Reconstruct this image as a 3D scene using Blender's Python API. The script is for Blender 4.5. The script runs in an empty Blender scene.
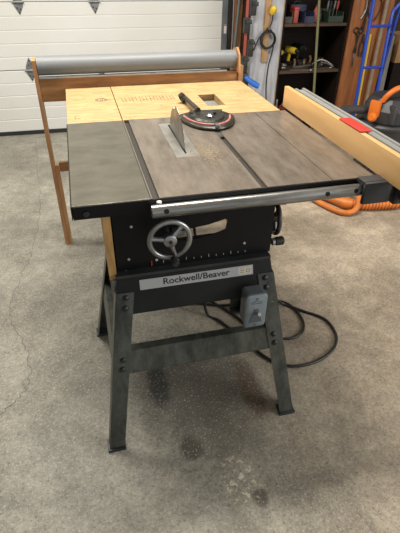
import bpy, bmesh, math, random
from mathutils import Vector, Matrix
random.seed(7)
PI = math.pi
scn = bpy.context.scene
C = scn.collection

# ---------------------------------------------------------------- camera
cam = bpy.data.cameras.new('camera'); camo = bpy.data.objects.new('camera', cam); C.objects.link(camo)
yaw, pit, rol = 0.2621, -0.6191, 0.0184
fw = Vector((math.sin(yaw)*math.cos(pit), math.cos(yaw)*math.cos(pit), math.sin(pit)))
rt = Vector((math.cos(yaw), -math.sin(yaw), 0)); up = rt.cross(fw)
r2 = math.cos(rol)*rt + math.sin(rol)*up; u2 = -math.sin(rol)*rt + math.cos(rol)*up
camo.matrix_world = Matrix(((r2.x, u2.x, -fw.x, 0.0577), (r2.y, u2.y, -fw.y, -1.0875), (r2.z, u2.z, -fw.z, 1.4153), (0, 0, 0, 1)))
cam.sensor_fit = 'VERTICAL'; cam.sensor_height = 36; cam.lens = 448.03/533*36
cam.clip_start = 0.05; cam.clip_end = 60
scn.camera = camo

# ---------------------------------------------------------------- world, lights, exposure
w = bpy.data.worlds.new('world'); scn.world = w; w.use_nodes = True
bg = w.node_tree.nodes['Background']; bg.inputs[0].default_value = (0.86, 0.93, 1.0, 1); bg.inputs[1].default_value = 0.5

def area(name, loc, target, sx, sy, power, col=(1, 1, 1)):
    l = bpy.data.lights.new(name, 'AREA'); l.shape = 'RECTANGLE'; l.size = sx; l.size_y = sy; l.energy = power; l.color = col
    o = bpy.data.objects.new(name, l); C.objects.link(o); o.location = loc
    o.rotation_euler = (Vector(target)-Vector(loc)).to_track_quat('-Z', 'Y').to_euler()
    return o
area('fluorescent_light_front', (0.5, 0.9, 2.62), (0.5, 0.9, 0), 1.2, 0.25, 62, (1.0, 0.95, 0.87))
area('door_fill_light', (-0.7, 1.5, 2.62), (-0.7, 1.5, 0), 1.2, 0.25, 46, (1.0, 0.95, 0.87))  # unseen overhead lamp, placed to keep the garage door bright
area('daylight_side_opening', (3.3, -1.6, 1.7), (0.6, 0.8, 0.4), 1.8, 1.5, 62, (1.0, 0.98, 0.95))
scn.view_settings.view_transform = 'Standard'; scn.view_settings.look = 'None'
scn.view_settings.gamma = 1; scn.view_settings.use_curve_mapping = False
scn.view_settings.exposure = 0.22

# ---------------------------------------------------------------- materials
def N(t, ty, **kw):
    n = t.nodes.new(ty)
    for k, v in kw.items(): setattr(n, k, v)
    return n
def rgba(c): return (c[0], c[1], c[2], 1)
def mat(name, col, rough=0.5, metal=0.0, col2=None, scale=8, stretch=(1, 1, 1), detail=4, lo=0.35, hi=0.65,
        bump=0.0, bscale=40, speck=None, speck_scale=60, speck_t=0.72, coat=0.0, spec=0.5):
    m = bpy.data.materials.new(name); m.use_nodes = True; t = m.node_tree
    b = t.nodes['Principled BSDF']; b.inputs['Roughness'].default_value = rough; b.inputs['Metallic'].default_value = metal
    b.inputs['Coat Weight'].default_value = coat; b.inputs['Specular IOR Level'].default_value = spec
    tc = N(t, 'ShaderNodeTexCoord'); mp = N(t, 'ShaderNodeMapping'); mp.inputs['Scale'].default_value = stretch
    t.links.new(tc.outputs['Object'], mp.inputs['Vector'])
    nz = N(t, 'ShaderNodeTexNoise'); nz.inputs['Scale'].default_value = scale; nz.inputs['Detail'].default_value = detail; nz.inputs['Roughness'].default_value = 0.5 if detail < 7 else 0.7
    t.links.new(mp.outputs[0], nz.inputs['Vector'])
    rp = N(t, 'ShaderNodeValToRGB'); rp.color_ramp.elements[0].position = lo; rp.color_ramp.elements[1].position = hi
    c2 = col2 or tuple(x*0.88 for x in col)
    rp.color_ramp.elements[0].color = rgba(c2); rp.color_ramp.elements[1].color = rgba(col)
    t.links.new(nz.outputs[0], rp.inputs[0]); out = rp.outputs[0]
    if speck:
        n2 = N(t, 'ShaderNodeTexNoise'); n2.inputs['Scale'].default_value = speck_scale; n2.inputs['Detail'].default_value = 2
        t.links.new(tc.outputs['Object'], n2.inputs['Vector'])
        r2_ = N(t, 'ShaderNodeValToRGB'); r2_.color_ramp.elements[0].position = speck_t; r2_.color_ramp.elements[1].position = speck_t+0.03
        t.links.new(n2.outputs[0], r2_.inputs[0])
        mx = N(t, 'ShaderNodeMix', data_type='RGBA'); t.links.new(r2_.outputs[0], mx.inputs[0]); t.links.new(out, mx.inputs[6])
        mx.inputs[7].default_value = rgba(speck); out = mx.outputs[2]
    t.links.new(out, b.inputs['Base Color'])
    if bump:
        n3 = N(t, 'ShaderNodeTexNoise'); n3.inputs['Scale'].default_value = bscale; n3.inputs['Detail'].default_value = 5
        t.links.new(mp.outputs[0], n3.inputs['Vector'])
        bp = N(t, 'ShaderNodeBump'); bp.inputs['Strength'].default_value = bump; bp.inputs['Distance'].default_value = 0.002
        t.links.new(n3.outputs[0], bp.inputs['Height']); t.links.new(bp.outputs[0], b.inputs['Normal'])
    return m

def concrete():
    m = bpy.data.materials.new('stained_concrete'); m.use_nodes = True; t = m.node_tree; L = t.links.new
    b = t.nodes['Principled BSDF']
    tc = N(t, 'ShaderNodeTexCoord'); P = tc.outputs['Object']
    def noise(s, d=5, off=None, rg=0.55, dist=0.0):
        n = N(t, 'ShaderNodeTexNoise'); n.inputs['Scale'].default_value = s; n.inputs['Detail'].default_value = d
        n.inputs['Roughness'].default_value = rg; n.inputs['Distortion'].default_value = dist
        if off:
            mp = N(t, 'ShaderNodeMapping'); mp.inputs['Location'].default_value = off; L(P, mp.inputs[0]); L(mp.outputs[0], n.inputs['Vector'])
        else: L(P, n.inputs['Vector'])
        return n.outputs[0]
    def ramp(x, p0, p1, c0, c1):
        r = N(t, 'ShaderNodeValToRGB'); e = r.color_ramp.elements; e[0].position = p0; e[1].position = p1; e[0].color = rgba(c0); e[1].color = rgba(c1)
        L(x, r.inputs[0]); return r.outputs[0]
    def mix(f, a, c, mode='MIX'):
        x = N(t, 'ShaderNodeMix', data_type='RGBA', blend_type=mode)
        if isinstance(f, float): x.inputs[0].default_value = f
        else: L(f, x.inputs[0])
        if isinstance(a, tuple): x.inputs[6].default_value = rgba(a)
        else: L(a, x.inputs[6])
        if isinstance(c, tuple): x.inputs[7].default_value = rgba(c)
        else: L(c, x.inputs[7])
        return x.outputs[2]
    def math_(op, a, c, clamp=False):
        x = N(t, 'ShaderNodeMath', operation=op, use_clamp=clamp)
        for i, v in enumerate((a, c)):
            if isinstance(v, (int, float)): x.inputs[i].default_value = v
            else: L(v, x.inputs[i])
        return x.outputs[0]
    W = (1, 1, 1); K = (0, 0, 0)
    base = ramp(noise(1.3, 4), 0.36, 0.64, FLOOR_A, FLOOR_B)
    # warm tan tone of the slab towards the right side
    sx = N(t, 'ShaderNodeSeparateXYZ'); L(P, sx.inputs[0])
    warm = math_('MULTIPLY', math_('SUBTRACT', sx.outputs[0], 0.3), 1.4, True)
    base = mix(warm, base, ramp(noise(2.1, 4, (3, 1, 0)), 0.35, 0.65, FLOOR_WA, FLOOR_WB))
    base = mix(0.6, base, ramp(noise(3.4, 9, (2, 5, 0), 0.72, 0.6), 0.38, 0.62, (0.62, 0.62, 0.62), (1.25, 1.25, 1.25)), 'MULTIPLY')
    base = mix(0.6, base, ramp(noise(13, 9, None, 0.8, 0.4), 0.36, 0.64, (0.6, 0.6, 0.6), (1.3, 1.3, 1.3)), 'MULTIPLY')
    base = mix(0.6, base, ramp(noise(70, 4, None, 0.75), 0.3, 0.7, (0.5, 0.5, 0.5), (1.4, 1.4, 1.4)), 'MULTIPLY')
    # dark stains at known places; the wide ones under the stand also paint its shadow
    def blob(x, y, rx, ry, wob=0.5):
        mp = N(t, 'ShaderNodeMapping'); mp.vector_type = 'TEXTURE'
        mp.inputs['Location'].default_value = (x, y, 0); mp.inputs['Scale'].default_value = (rx, ry, 1)
        L(P, mp.inputs[0])
        ln = N(t, 'ShaderNodeVectorMath', operation='LENGTH'); L(mp.outputs[0], ln.inputs[0])
        d = math_('ADD', ln.outputs['Value'], math_('MULTIPLY', math_('SUBTRACT', noise(14, 5, (x*7, y*3, 0), 0.7), 0.5), wob*2.2))
        return ramp(d, 0.55, 1.15, W, K)
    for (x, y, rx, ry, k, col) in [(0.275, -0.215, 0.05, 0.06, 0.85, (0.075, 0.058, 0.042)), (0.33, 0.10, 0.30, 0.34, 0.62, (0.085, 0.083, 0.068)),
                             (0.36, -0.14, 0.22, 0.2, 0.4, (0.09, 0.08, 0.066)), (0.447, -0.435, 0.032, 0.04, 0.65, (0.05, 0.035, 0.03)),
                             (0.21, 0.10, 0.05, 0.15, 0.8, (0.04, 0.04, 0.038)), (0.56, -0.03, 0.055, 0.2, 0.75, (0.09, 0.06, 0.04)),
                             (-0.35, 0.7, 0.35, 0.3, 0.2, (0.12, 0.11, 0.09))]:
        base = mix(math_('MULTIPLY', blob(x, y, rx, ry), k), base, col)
    # white paint crumbs and flecks
    fl = math_('MULTIPLY', ramp(noise(55, 3, (5, 2, 0)), 0.55, 0.60, K, W), blob(0.40, -0.37, 0.075, 0.11, 0.35))
    base = mix(math_('MULTIPLY', fl, 0.8), base, (0.72, 0.66, 0.52))
    fl2 = math_('MULTIPLY', ramp(noise(130, 2, (1, 9, 0)), 0.60, 0.64, K, W), 0.55)
    base = mix(fl2, base, (0.5, 0.48, 0.43))
    fl3 = math_('MULTIPLY', ramp(noise(110, 3, (1, 9, 4)), 0.60, 0.65, K, W), 0.55)
    base = mix(fl3, base, (0.08, 0.075, 0.068))
    # hairline cracks
    v = N(t, 'ShaderNodeTexVoronoi', feature='DISTANCE_TO_EDGE'); v.inputs['Scale'].default_value = 0.9
    vm = N(t, 'ShaderNodeVectorMath', operation='ADD'); L(P, vm.inputs[0])
    nn = N(t, 'ShaderNodeTexNoise'); nn.inputs['Scale'].default_value = 3.5; nn.inputs['Detail'].default_value = 5; L(P, nn.inputs['Vector'])
    sc = N(t, 'ShaderNodeVectorMath', operation='SCALE'); sc.inputs[3].default_value = 0.35; L(nn.outputs['Color'], sc.inputs[0]); L(sc.outputs[0], vm.inputs[1])
    L(vm.outputs[0], v.inputs['Vector'])
    base = mix(math_('MULTIPLY', ramp(v.outputs[0], 0.001, 0.006, W, K), 0.12), base, (0.09, 0.085, 0.08))
    L(base, b.inputs['Base Color'])
    L(ramp(noise(5, 5), 0.3, 0.7, (0.42,)*3, (0.68,)*3), b.inputs['Roughness'])
    b.inputs['Specular IOR Level'].default_value = 0.35
    bp = N(t, 'ShaderNodeBump'); bp.inputs['Strength'].default_value = 0.35; bp.inputs['Distance'].default_value = 0.002
    L(noise(90, 6), bp.inputs['Height']); L(bp.outputs[0], b.inputs['Normal'])
    return m
FLOOR_A, FLOOR_B = (0.22, 0.207, 0.165), (0.35, 0.332, 0.275)
FLOOR_WA, FLOOR_WB = (0.31, 0.25, 0.18), (0.47, 0.39, 0.29)

M = dict(
 concrete=concrete(),
 doorwhite=mat('door_enamel', (0.70, 0.70, 0.68), 0.45, 0, (0.655, 0.65, 0.61), 1.5),
 black_seal=mat('rubber_seal', (0.02, 0.02, 0.02), 0.8),
 galv=mat('galvanised_steel', (0.30, 0.31, 0.31), 0.45, 0.7, (0.2, 0.2, 0.2), 25),
 track=mat('track_steel', (0.18, 0.2, 0.21), 0.5, 0.4, (0.14, 0.15, 0.16), 10),
 wall=mat('wall_paint', (0.42, 0.40, 0.37), 0.8, 0, (0.36, 0.34, 0.31), 3),
 ceil=mat('ceiling_paint', (0.62, 0.6, 0.55), 0.9),
 jamb=mat('old_brown_wood', (0.30, 0.14, 0.055), 0.65, 0, (0.16, 0.07, 0.03), 12, (6, 6, 0.8), bump=0.3),
 greyboard=mat('grey_painted_board', (0.50, 0.51, 0.54), 0.7, 0, (0.36, 0.37, 0.40), 8, (5, 5, 0.7), bump=0.2),
 edgewood=mat('board_edge', (0.36, 0.28, 0.2), 0.7, 0, (0.25, 0.19, 0.13), 20),
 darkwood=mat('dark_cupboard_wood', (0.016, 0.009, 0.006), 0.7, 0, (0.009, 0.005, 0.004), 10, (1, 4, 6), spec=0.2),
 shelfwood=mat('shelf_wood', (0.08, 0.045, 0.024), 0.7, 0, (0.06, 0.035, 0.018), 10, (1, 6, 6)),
 orangeply=mat('orange_brown_plywood', (0.36, 0.13, 0.035), 0.5, 0, (0.23, 0.075, 0.02), 7, (5, 5, 0.6), bump=0.1),
 tanwood=mat('tan_board', (0.45, 0.27, 0.12), 0.6, 0, (0.34, 0.19, 0.08), 10, (4, 4, 0.6)),
 standwood=mat('roller_stand_wood', (0.33, 0.155, 0.05), 0.55, 0, (0.20, 0.085, 0.028), 9, (0.7, 5, 5), bump=0.2),
 standwood_v=mat('roller_stand_leg_wood', (0.46, 0.24, 0.10), 0.6, 0, (0.32, 0.15, 0.055), 9, (5, 5, 0.7), bump=0.2),
 pvc=mat('grey_pipe', (0.165, 0.175, 0.18), 0.5, 0.0, (0.14, 0.148, 0.152), 5, (0.5, 4, 4)),
 outfeed=mat('pale_plywood', (0.47, 0.32, 0.145), 0.65, 0, (0.27, 0.165, 0.065), 13, (0.7, 4, 5), detail=9, lo=0.3, hi=0.62, bump=0.3, speck=(0.28, 0.18, 0.08), speck_scale=45, speck_t=0.66),
 outfeed_edge=mat('plywood_edge', (0.40, 0.26, 0.11), 0.7, 0, (0.22, 0.13, 0.05), 30, (1, 1, 8)),
 stamp=mat('brown_ink_stamp', (0.17, 0.12, 0.07), 0.8),
 ironL=mat('worn_cast_iron_wing', (0.205, 0.192, 0.148), 0.33, 0.55, (0.10, 0.094, 0.07), 7, (1, 2.0, 1), detail=10, lo=0.3, hi=0.7, bump=0.15, bscale=120),
 iron=mat('ground_cast_iron', (0.33, 0.28, 0.225), 0.33, 0.55, (0.15, 0.125, 0.10), 7, (3.2, 0.9, 1), detail=10, lo=0.3, hi=0.68, bump=0.15, bscale=120),
 slot=mat('dark_slot_iron', (0.03, 0.024, 0.018), 0.6, 0.2),
 black=mat('black_painted_iron', (0.007, 0.007, 0.008), 0.42, 0.0, (0.005, 0.005, 0.006), 12, speck=(0.4, 0.4, 0.38), speck_scale=38, speck_t=0.78, spec=0.22),
 insert=mat('aluminium_insert', (0.36, 0.35, 0.32), 0.4, 0.6, (0.27, 0.26, 0.235), 20),
 bladem=mat('saw_blade_steel', (0.30, 0.29, 0.27), 0.35, 0.9, (0.17, 0.15, 0.13), 18, detail=6),
 carb=mat('carbide', (0.3, 0.28, 0.25), 0.4, 0.6),
 gaugem=mat('gauge_black_iron', (0.10, 0.098, 0.085), 0.32, 0.8, (0.05, 0.05, 0.043), 30),
 gaugearc=mat('gauge_scale', (0.5, 0.12, 0.10), 0.4, 0.1, (0.42, 0.2, 0.17), 60),
 chrome=mat('bright_steel', (0.6, 0.6, 0.6), 0.22, 0.95, (0.42, 0.42, 0.42), 20),
 tube=mat('zinc_tube', (0.38, 0.38, 0.37), 0.3, 0.9, (0.2, 0.2, 0.19), 14, (0.5, 4, 4), detail=6),
 dark=mat('dark_hole', (0.008, 0.008, 0.008), 0.8),
 hwm=mat('handwheel_steel', (0.38, 0.38, 0.38), 0.33, 0.85, (0.2, 0.2, 0.2), 15),
 hwd=mat('dark_handwheel_steel', (0.2, 0.19, 0.18), 0.4, 0.8, (0.07, 0.065, 0.06), 15),
 bplast=mat('black_plastic', (0.02, 0.02, 0.02), 0.45),
 ledge=mat('dark_grey_paint', (0.034, 0.038, 0.04), 0.4, 0.2, (0.02, 0.022, 0.024), 12, speck=(0.4, 0.38, 0.32), speck_scale=45, speck_t=0.75),
 legm=mat('grey_hammered_paint', (0.10, 0.107, 0.093), 0.36, 0.3, (0.028, 0.031, 0.027), 10, (2, 2, 0.7), detail=7, bump=0.2, bscale=60, speck=(0.3, 0.27, 0.2), speck_scale=50, speck_t=0.74),
 apronm=mat('dark_apron_paint', (0.014, 0.0155, 0.0145), 0.45, 0.0, (0.009, 0.01, 0.0095), 8, speck=(0.45, 0.44, 0.4), speck_scale=40, speck_t=0.77, spec=0.25),
 plate=mat('silver_name_plate', (0.40, 0.40, 0.40), 0.4, 0.35, (0.40, 0.40, 0.40), 8, (0.6, 1, 3)),
 cream=mat('cream_label', (0.55, 0.5, 0.42), 0.6),
 ink=mat('black_ink', (0.015, 0.015, 0.018), 0.6),
 paleink=mat('white_scale_ink', (0.45, 0.45, 0.43), 0.6),
 switchm=mat('grey_switch_box', (0.20, 0.235, 0.26), 0.4, 0.2, (0.15, 0.18, 0.2), 12),
 switchtop=mat('dark_switch_box_body', (0.10, 0.115, 0.13), 0.4, 0.2),
 plyside=mat('plywood_panel', (0.50, 0.30, 0.11), 0.6, 0, (0.33, 0.18, 0.06), 14, (5, 5, 1), detail=6),
 cable=mat('black_rubber_cable', (0.012, 0.012, 0.012), 0.45),
 fencew=mat('varnished_maple', (0.66, 0.41, 0.175), 0.35, 0, (0.57, 0.335, 0.13), 5, (5, 0.5, 5), bump=0.05, coat=0.25),
 fencetop=mat('maple_edge', (0.74, 0.52, 0.26), 0.4, 0, (0.66, 0.45, 0.2), 5, (5, 0.5, 5)),
 alu=mat('aluminium_extrusion', (0.33, 0.33, 0.315), 0.45, 0.3, (0.27, 0.27, 0.255), 8, (4, 0.5, 4)),
 red=mat('red_plastic', (0.55, 0.045, 0.03), 0.4),
 clampm=mat('dark_grey_cast_block', (0.035, 0.036, 0.038), 0.5, 0.1, (0.025, 0.026, 0.028), 20),
 vblack=mat('charcoal_plastic', (0.035, 0.035, 0.038), 0.42),
 vgrey=mat('dark_grey_plastic', (0.05, 0.052, 0.056), 0.45),
 orange=mat('orange_plastic', (0.75, 0.18, 0.02), 0.4),
 hose=mat('orange_hose', (0.62, 0.19, 0.03), 0.5, 0, (0.5, 0.14, 0.02), 20),
 blue=mat('blue_enamel', (0.015, 0.06, 0.42), 0.35),
 bluep=mat('blue_handle', (0.03, 0.16, 0.62), 0.4),
 yellow=mat('yellow_plastic', (0.75, 0.52, 0.04), 0.45),
 green=mat('green_plastic', (0.018, 0.035, 0.018), 0.45),
 polem=mat('olive_pole', (0.17, 0.17, 0.075), 0.6),
 redp=mat('dull_red_paint', (0.33, 0.055, 0.03), 0.45),
 navy=mat('navy_case', (0.02, 0.025, 0.06), 0.5),
 steel=mat('dull_steel', (0.28, 0.28, 0.27), 0.4, 0.8, (0.18, 0.18, 0.17), 20),
 dsteel=mat('dark_tool_steel', (0.07, 0.065, 0.06), 0.45, 0.7, (0.04, 0.035, 0.03), 20),
 crackm=mat('crack_grime', (0.10, 0.095, 0.085), 0.9),
 wallboard=mat('dark_wall_board', (0.12, 0.075, 0.04), 0.8, 0, (0.07, 0.04, 0.022), 5),
 lilac=mat('pale_painted_batten', (0.55, 0.46, 0.52), 0.6),
 dust=mat('pale_sawdust', (0.50, 0.41, 0.29), 0.9),
 greyb2=mat('weathered_plank', (0.26, 0.24, 0.21), 0.8, 0, (0.18, 0.165, 0.145), 10, (5, 5, 0.7)),
 white=mat('white_label', (0.7, 0.68, 0.66), 0.6),
)

# ---------------------------------------------------------------- mesh helpers
class MB:
    def __init__(s): s.bm = bmesh.new()
    def add(s, vs, fs):
        v = [s.bm.verts.new(p) for p in vs]
        for f in fs:
            try: s.bm.faces.new([v[i] for i in f])
            except ValueError: pass
        return v
    def box(s, x0, x1, y0, y1, z0, z1, bev=0.0, M4=None):
        t = bmesh.new(); bmesh.ops.create_cube(t, size=1)
        for v in t.verts: v.co = Vector(((x0+x1)/2+v.co.x*(x1-x0), (y0+y1)/2+v.co.y*(y1-y0), (z0+z1)/2+v.co.z*(z1-z0)))
        if bev: bmesh.ops.bevel(t, geom=list(t.edges), offset=bev, segments=2, affect='EDGES', profile=0.6)
        if M4 is not None: bmesh.ops.transform(t, matrix=M4, verts=t.verts)
        s.merge(t); return s
    def merge(s, t):
        me = bpy.data.meshes.new('tmp'); t.to_mesh(me); t.free(); s.bm.from_mesh(me); bpy.data.meshes.remove(me)
    def loft(s, rings, caps=True, closed=False):
        n = len(rings[0]); vs = [[s.bm.verts.new(p) for p in r] for r in rings]
        k = len(rings)
        for i in range(k if closed else k-1):
            a, b = vs[i], vs[(i+1) % k]
            for j in range(n): s.bm.faces.new((a[j], a[(j+1) % n], b[(j+1) % n], b[j]))
        if caps and not closed:
            s.bm.faces.new(list(reversed(vs[0]))); s.bm.faces.new(vs[-1])
        return s
    def tube(s, pts, r, n=10, closed=False, rf=None):
        pts = [Vector(p) for p in pts]; rings = []
        k = len(pts); prev = None
        for i, p in enumerate(pts):
            if closed: d = pts[(i+1) % k]-pts[i-1]
            else: d = pts[min(i+1, k-1)]-pts[max(i-1, 0)]
            d.normalize()
            if prev is None:
                a = Vector((0, 0, 1)) if abs(d.z) < 0.9 else Vector((1, 0, 0)); u = d.cross(a).normalized()
            else: u = (prev - d*prev.dot(d)).normalized()
            prev = u; v = d.cross(u); rr = rf(i) if rf else r
            rings.append([p+u*math.cos(2*PI*j/n)*rr+v*math.sin(2*PI*j/n)*rr for j in range(n)])
        return s.loft(rings, True, closed)
    def cyl(s, a, b, r, n=20, r2=None):
        r2 = r if r2 is None else r2
        return s.tube([a, b], r, n, rf=lambda i: r if i == 0 else r2)
    def lathe(s, prof, c=(0, 0, 0), axis=(0, 0, 1), n=24):
        ax = Vector(axis).normalized(); a = Vector((0, 0, 1)) if abs(ax.z) < 0.9 else Vector((1, 0, 0)); u = ax.cross(a).normalized(); v = ax.cross(u)
        return s.loft([[Vector(c)+ax*h+(u*math.cos(2*PI*j/n)+v*math.sin(2*PI*j/n))*max(r, 1e-4) for j in range(n)] for (r, h) in prof])
    def prism(s, poly, f0, f1):
        """poly of 2d points; f0/f1 map (a,b)->3d for the two end faces"""
        return s.loft([[Vector(f0(a, b)) for a, b in poly], [Vector(f1(a, b)) for a, b in poly]])
    def ring(s, c, axis, R, r, n=40, m=10):
        ax = Vector(axis).normalized(); a = Vector((0, 0, 1)) if abs(ax.z) < 0.9 else Vector((1, 0, 0)); u = ax.cross(a).normalized(); v = ax.cross(u)
        return s.tube([Vector(c)+u*math.cos(2*PI*i/n)*R+v*math.sin(2*PI*i/n)*R for i in range(n)], r, m, True)
    def build(s, name, m, parent=None, smooth=True, loc=None, bev=0, ang=40):
        bm = s.bm; bmesh.ops.recalc_face_normals(bm, faces=bm.faces)
        org = Vector((0, 0, 0))
        if parent is not None:
            p = parent
            while p is not None: org += Vector(p.location); p = p.parent
        else:
            if loc is None:
                xs = [v.co for v in bm.verts]
                loc = ((min(v.x for v in xs)+max(v.x for v in xs))/2, (min(v.y for v in xs)+max(v.y for v in xs))/2, min(v.z for v in xs))
            org = Vector(loc)
        for v in bm.verts: v.co -= org
        me = bpy.data.meshes.new(name); bm.to_mesh(me); bm.free()
        me.materials.append(m)
        if smooth:
            for p in me.polygons: p.use_smooth = True
            try: me.set_sharp_from_angle(angle=math.radians(ang))
            except Exception: pass
        o = bpy.data.objects.new(name, me); C.objects.link(o)
        if parent is not None: o.parent = parent
        else: o.location = org
        if bev:
            b = o.modifiers.new('bevel', 'BEVEL'); b.width = bev; b.segments = 2; b.limit_method = 'ANGLE'
        return o
def tag(o, label, cat, group=None, kind=None):
    o['label'] = label
    o['category'] = cat
    if group: o['group'] = group
    if kind: o['kind'] = kind
    return o
def thing(name, label, cat, loc, group=None):
    o = bpy.data.objects.new(name, None); C.objects.link(o); o.location = loc; o.empty_display_size = 0.1
    return tag(o, label, cat, group)
def struct(o, label, cat):
    return tag(o, label, cat, None, 'structure')
def smooth_path(pts, n=8, closed=False):
    pts = [Vector(p) for p in pts]; out = []
    k = len(pts)
    for i in range(k-1):
        p0, p1, p2, p3 = pts[max(i-1, 0)], pts[i], pts[i+1], pts[min(i+2, k-1)]
        for j in range(n):
            t = j/n
            out.append(0.5*((2*p1)+(p2-p0)*t+(2*p0-5*p1+4*p2-p3)*t*t+(3*p1-p0-3*p2+p3)*t**3))
    out.append(pts[-1]); return out
def text_mesh(name, body, size, m, mtx, parent, depth=0.0004, bold=0.0, sx=1.0):
    cu = bpy.data.curves.new(name, 'FONT'); cu.body = body; cu.size = size; cu.extrude = depth; cu.offset = bold; cu.align_x = 'CENTER'; cu.align_y = 'CENTER'
    to = bpy.data.objects.new('tmp_text', cu); C.objects.link(to)
    dg = bpy.context.evaluated_depsgraph_get(); me = bpy.data.meshes.new_from_object(to.evaluated_get(dg))
    bpy.data.objects.remove(to); org = Vector((0, 0, 0)); p = parent
    while p is not None: org += Vector(p.location); p = p.parent
    me.transform(Matrix.Translation(-org) @ mtx @ Matrix.Diagonal((sx, 1, 1, 1))); me.materials.clear(); me.materials.append(m); me.name = name
    o = bpy.data.objects.new(name, me); C.objects.link(o); o.parent = parent
    return o

# ================================================================= SETTING
YW = 3.2
f = MB(); f.box(-3, 3.6, -4.5, YW+0.75, -0.1, 0); struct(f.build('floor', M['concrete'], smooth=False, loc=(0, 0, 0)), 'stained grey concrete garage floor slab', 'floor')
ck = MB(); cp = smooth_path([(-0.364, 3.04, 0.0), (-0.33, 2.4, 0.0), (-0.293, 1.83, 0.0), (-0.308, 1.236, 0.0), (-0.365, 0.945, 0.0), (-0.387, 0.654, 0.0), (-0.307, 0.411, 0.0), (-0.289, 0.217, 0.0), (-0.38, 0.086, 0.0), (-0.6, -0.1, 0)], 14)
cp = [p+Vector((random.uniform(-0.009, 0.009), random.uniform(-0.006, 0.006), 0)) for p in cp]
for i in range(len(cp)-1):
    a, b_ = cp[i], cp[i+1]; d = (b_-a).normalized(); nn_ = Vector((-d.y, d.x, 0))*0.0011
    ck.add([a-nn_+Vector((0, 0, .0004)), a+nn_+Vector((0, 0, .0004)), b_+nn_+Vector((0, 0, .0004)), b_-nn_+Vector((0, 0, .0004))], [(0, 1, 2, 3)])
cko = ck.build('trim_4', M['crackm'], smooth=False); struct(cko, 'thin meandering crack in the concrete left of the saw', 'crack')
def wallseg(name, lab, m, *b): struct(MB().box(*b).build(name, m, smooth=False), lab, 'wall')
# back wall: brown wood beside and above the door opening
wb = MB(); wb.box(1.5, 3.6, YW+0.6, YW+0.7, 0, 2.7); wb.box(1.5, 3.6, YW+0.02, YW+0.05, 0, 2.7)
struct(wb.build('wall_back', M['wallboard'], smooth=False), 'grey boarded back wall beside the overhead door', 'wall')
wallseg('wall_back_above', 'wall above the overhead garage door', M['wall'], -3, 1.5, YW+0.06, YW+0.2, 2.2, 2.7)
wallseg('wall_left', 'painted left garage wall outside the view', M['wall'], -3.1, -3, -4.5, YW+0.7, 0, 2.7)
wallseg('wall_right', 'painted right garage wall beyond the vacuum', M['wall'], 3.6, 3.7, 0.2, YW+0.7, 0, 2.7)
struct(MB().box(-3.1, 3.7, -4.5, YW+0.7, 2.7, 2.8).build('ceiling', M['ceil'], smooth=False), 'pale garage ceiling', 'ceiling')

# overhead door: two visible sections with ribbed face
dr = bpy.data.objects.new('door_1', None); C.objects.link(dr); dr.location = (-0.3, YW, 0); struct(dr, 'white ribbed overhead garage door with hinges', 'garage door')
def section(z0, z1, n=5):
    prof = []                                  # (y,z) front outline with shallow grooves
    h = (z1-z0)/n
    for i in range(n):
        a = z0+i*h
        prof += [(YW+0.003, a+0.001), (YW, a+0.006), (YW, a+h-0.005), (YW+0.003, a+h-0.001)]
    b = MB(); poly = prof+[(YW+0.045, z1), (YW+0.045, z0)]
    b.prism(poly, lambda y, z: (-2.6, y, z), lambda y, z: (1.415, y, z)); return b
zj = [0.03, 0.545, 0.985+0.06, 1.56, 2.1]
for i in range(4): section(zj[i]+0.002, zj[i+1]-0.002).build('door_section', M['doorwhite'], dr, smooth=False)
MB().box(-2.6, 1.415, YW-0.004, YW+0.045, 0.0, 0.03).build('bottom_seal', M['black_seal'], dr, smooth=False)
for (x, zc) in [(-0.31, 0.545), (-0.31, 1.045), (0.278, 1.045), (0.278, 0.545), (-0.9, 1.045), (-0.9, 0.545)]:
    h = MB(); poly = [(-0.034, 0.03), (-0.034, -0.03), (0.0, -0.09), (0.034, -0.03), (0.034, 0.03), (0.0, 0.10)]
    h.prism(poly, lambda a, b: (x+a, YW-0.004, zc+b), lambda a, b: (x+a, YW+0.004, zc+b))
    h.cyl((x-0.045, YW-0.012, zc), (x+0.045, YW-0.012, zc), 0.009, 10)
    o = h.build('hinge', M['galv'], dr)
    q = MB()
    for (a, b) in [(0.012, 0.05), (-0.012, 0.04), (0, 0.075), (0.012, -0.05), (-0.012, -0.04), (0, -0.075)]:
        q.cyl((x+a, YW-0.004, zc+b), (x+a, YW-0.009, zc+b), 0.0055, 6)
    q.build('hinge_bolts', M['dsteel'], o)
# steel end stile with its paper label
es = MB(); es.box(1.365, 1.415, YW-0.012, YW-0.0005, 0.62, 2.1); es.box(1.365, 1.415, YW-0.012, YW-0.0005, 0.05, 0.6)
eo = es.build('end_stile', M['track'], dr, smooth=False)
lb = MB(); lb.box(1.385, 1.407, YW-0.0135, YW-0.012, 0.79, 0.86).build('sticker', M['white'], eo, smooth=False)
lb = MB(); lb.box(1.385, 1.407, YW-0.014, YW-0.0135, 0.85, 0.858).build('sticker_stripe', M['red'], eo, smooth=False)
tk = MB(); tk.box(1.42, 1.447, YW-0.05, YW+0.01, 0, 2.2); struct(tk.build('trim_1', M['dsteel'], smooth=False), 'dark steel door track at the right edge of the overhead door', 'door track')
jb = MB(); jb.box(1.447, 1.462, YW-0.03, YW+0.02, 0, 2.3); struct(jb.build('trim_2', M['white'], smooth=False), 'narrow white weather strip beside the door track', 'trim')
jb = MB(); jb.box(1.463, 1.53, YW-0.06, YW+0.02, 0, 2.3); struct(jb.build('trim_3', M['jamb'], smooth=False), 'rough brown wooden jamb right of the overhead door', 'door jamb')

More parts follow.
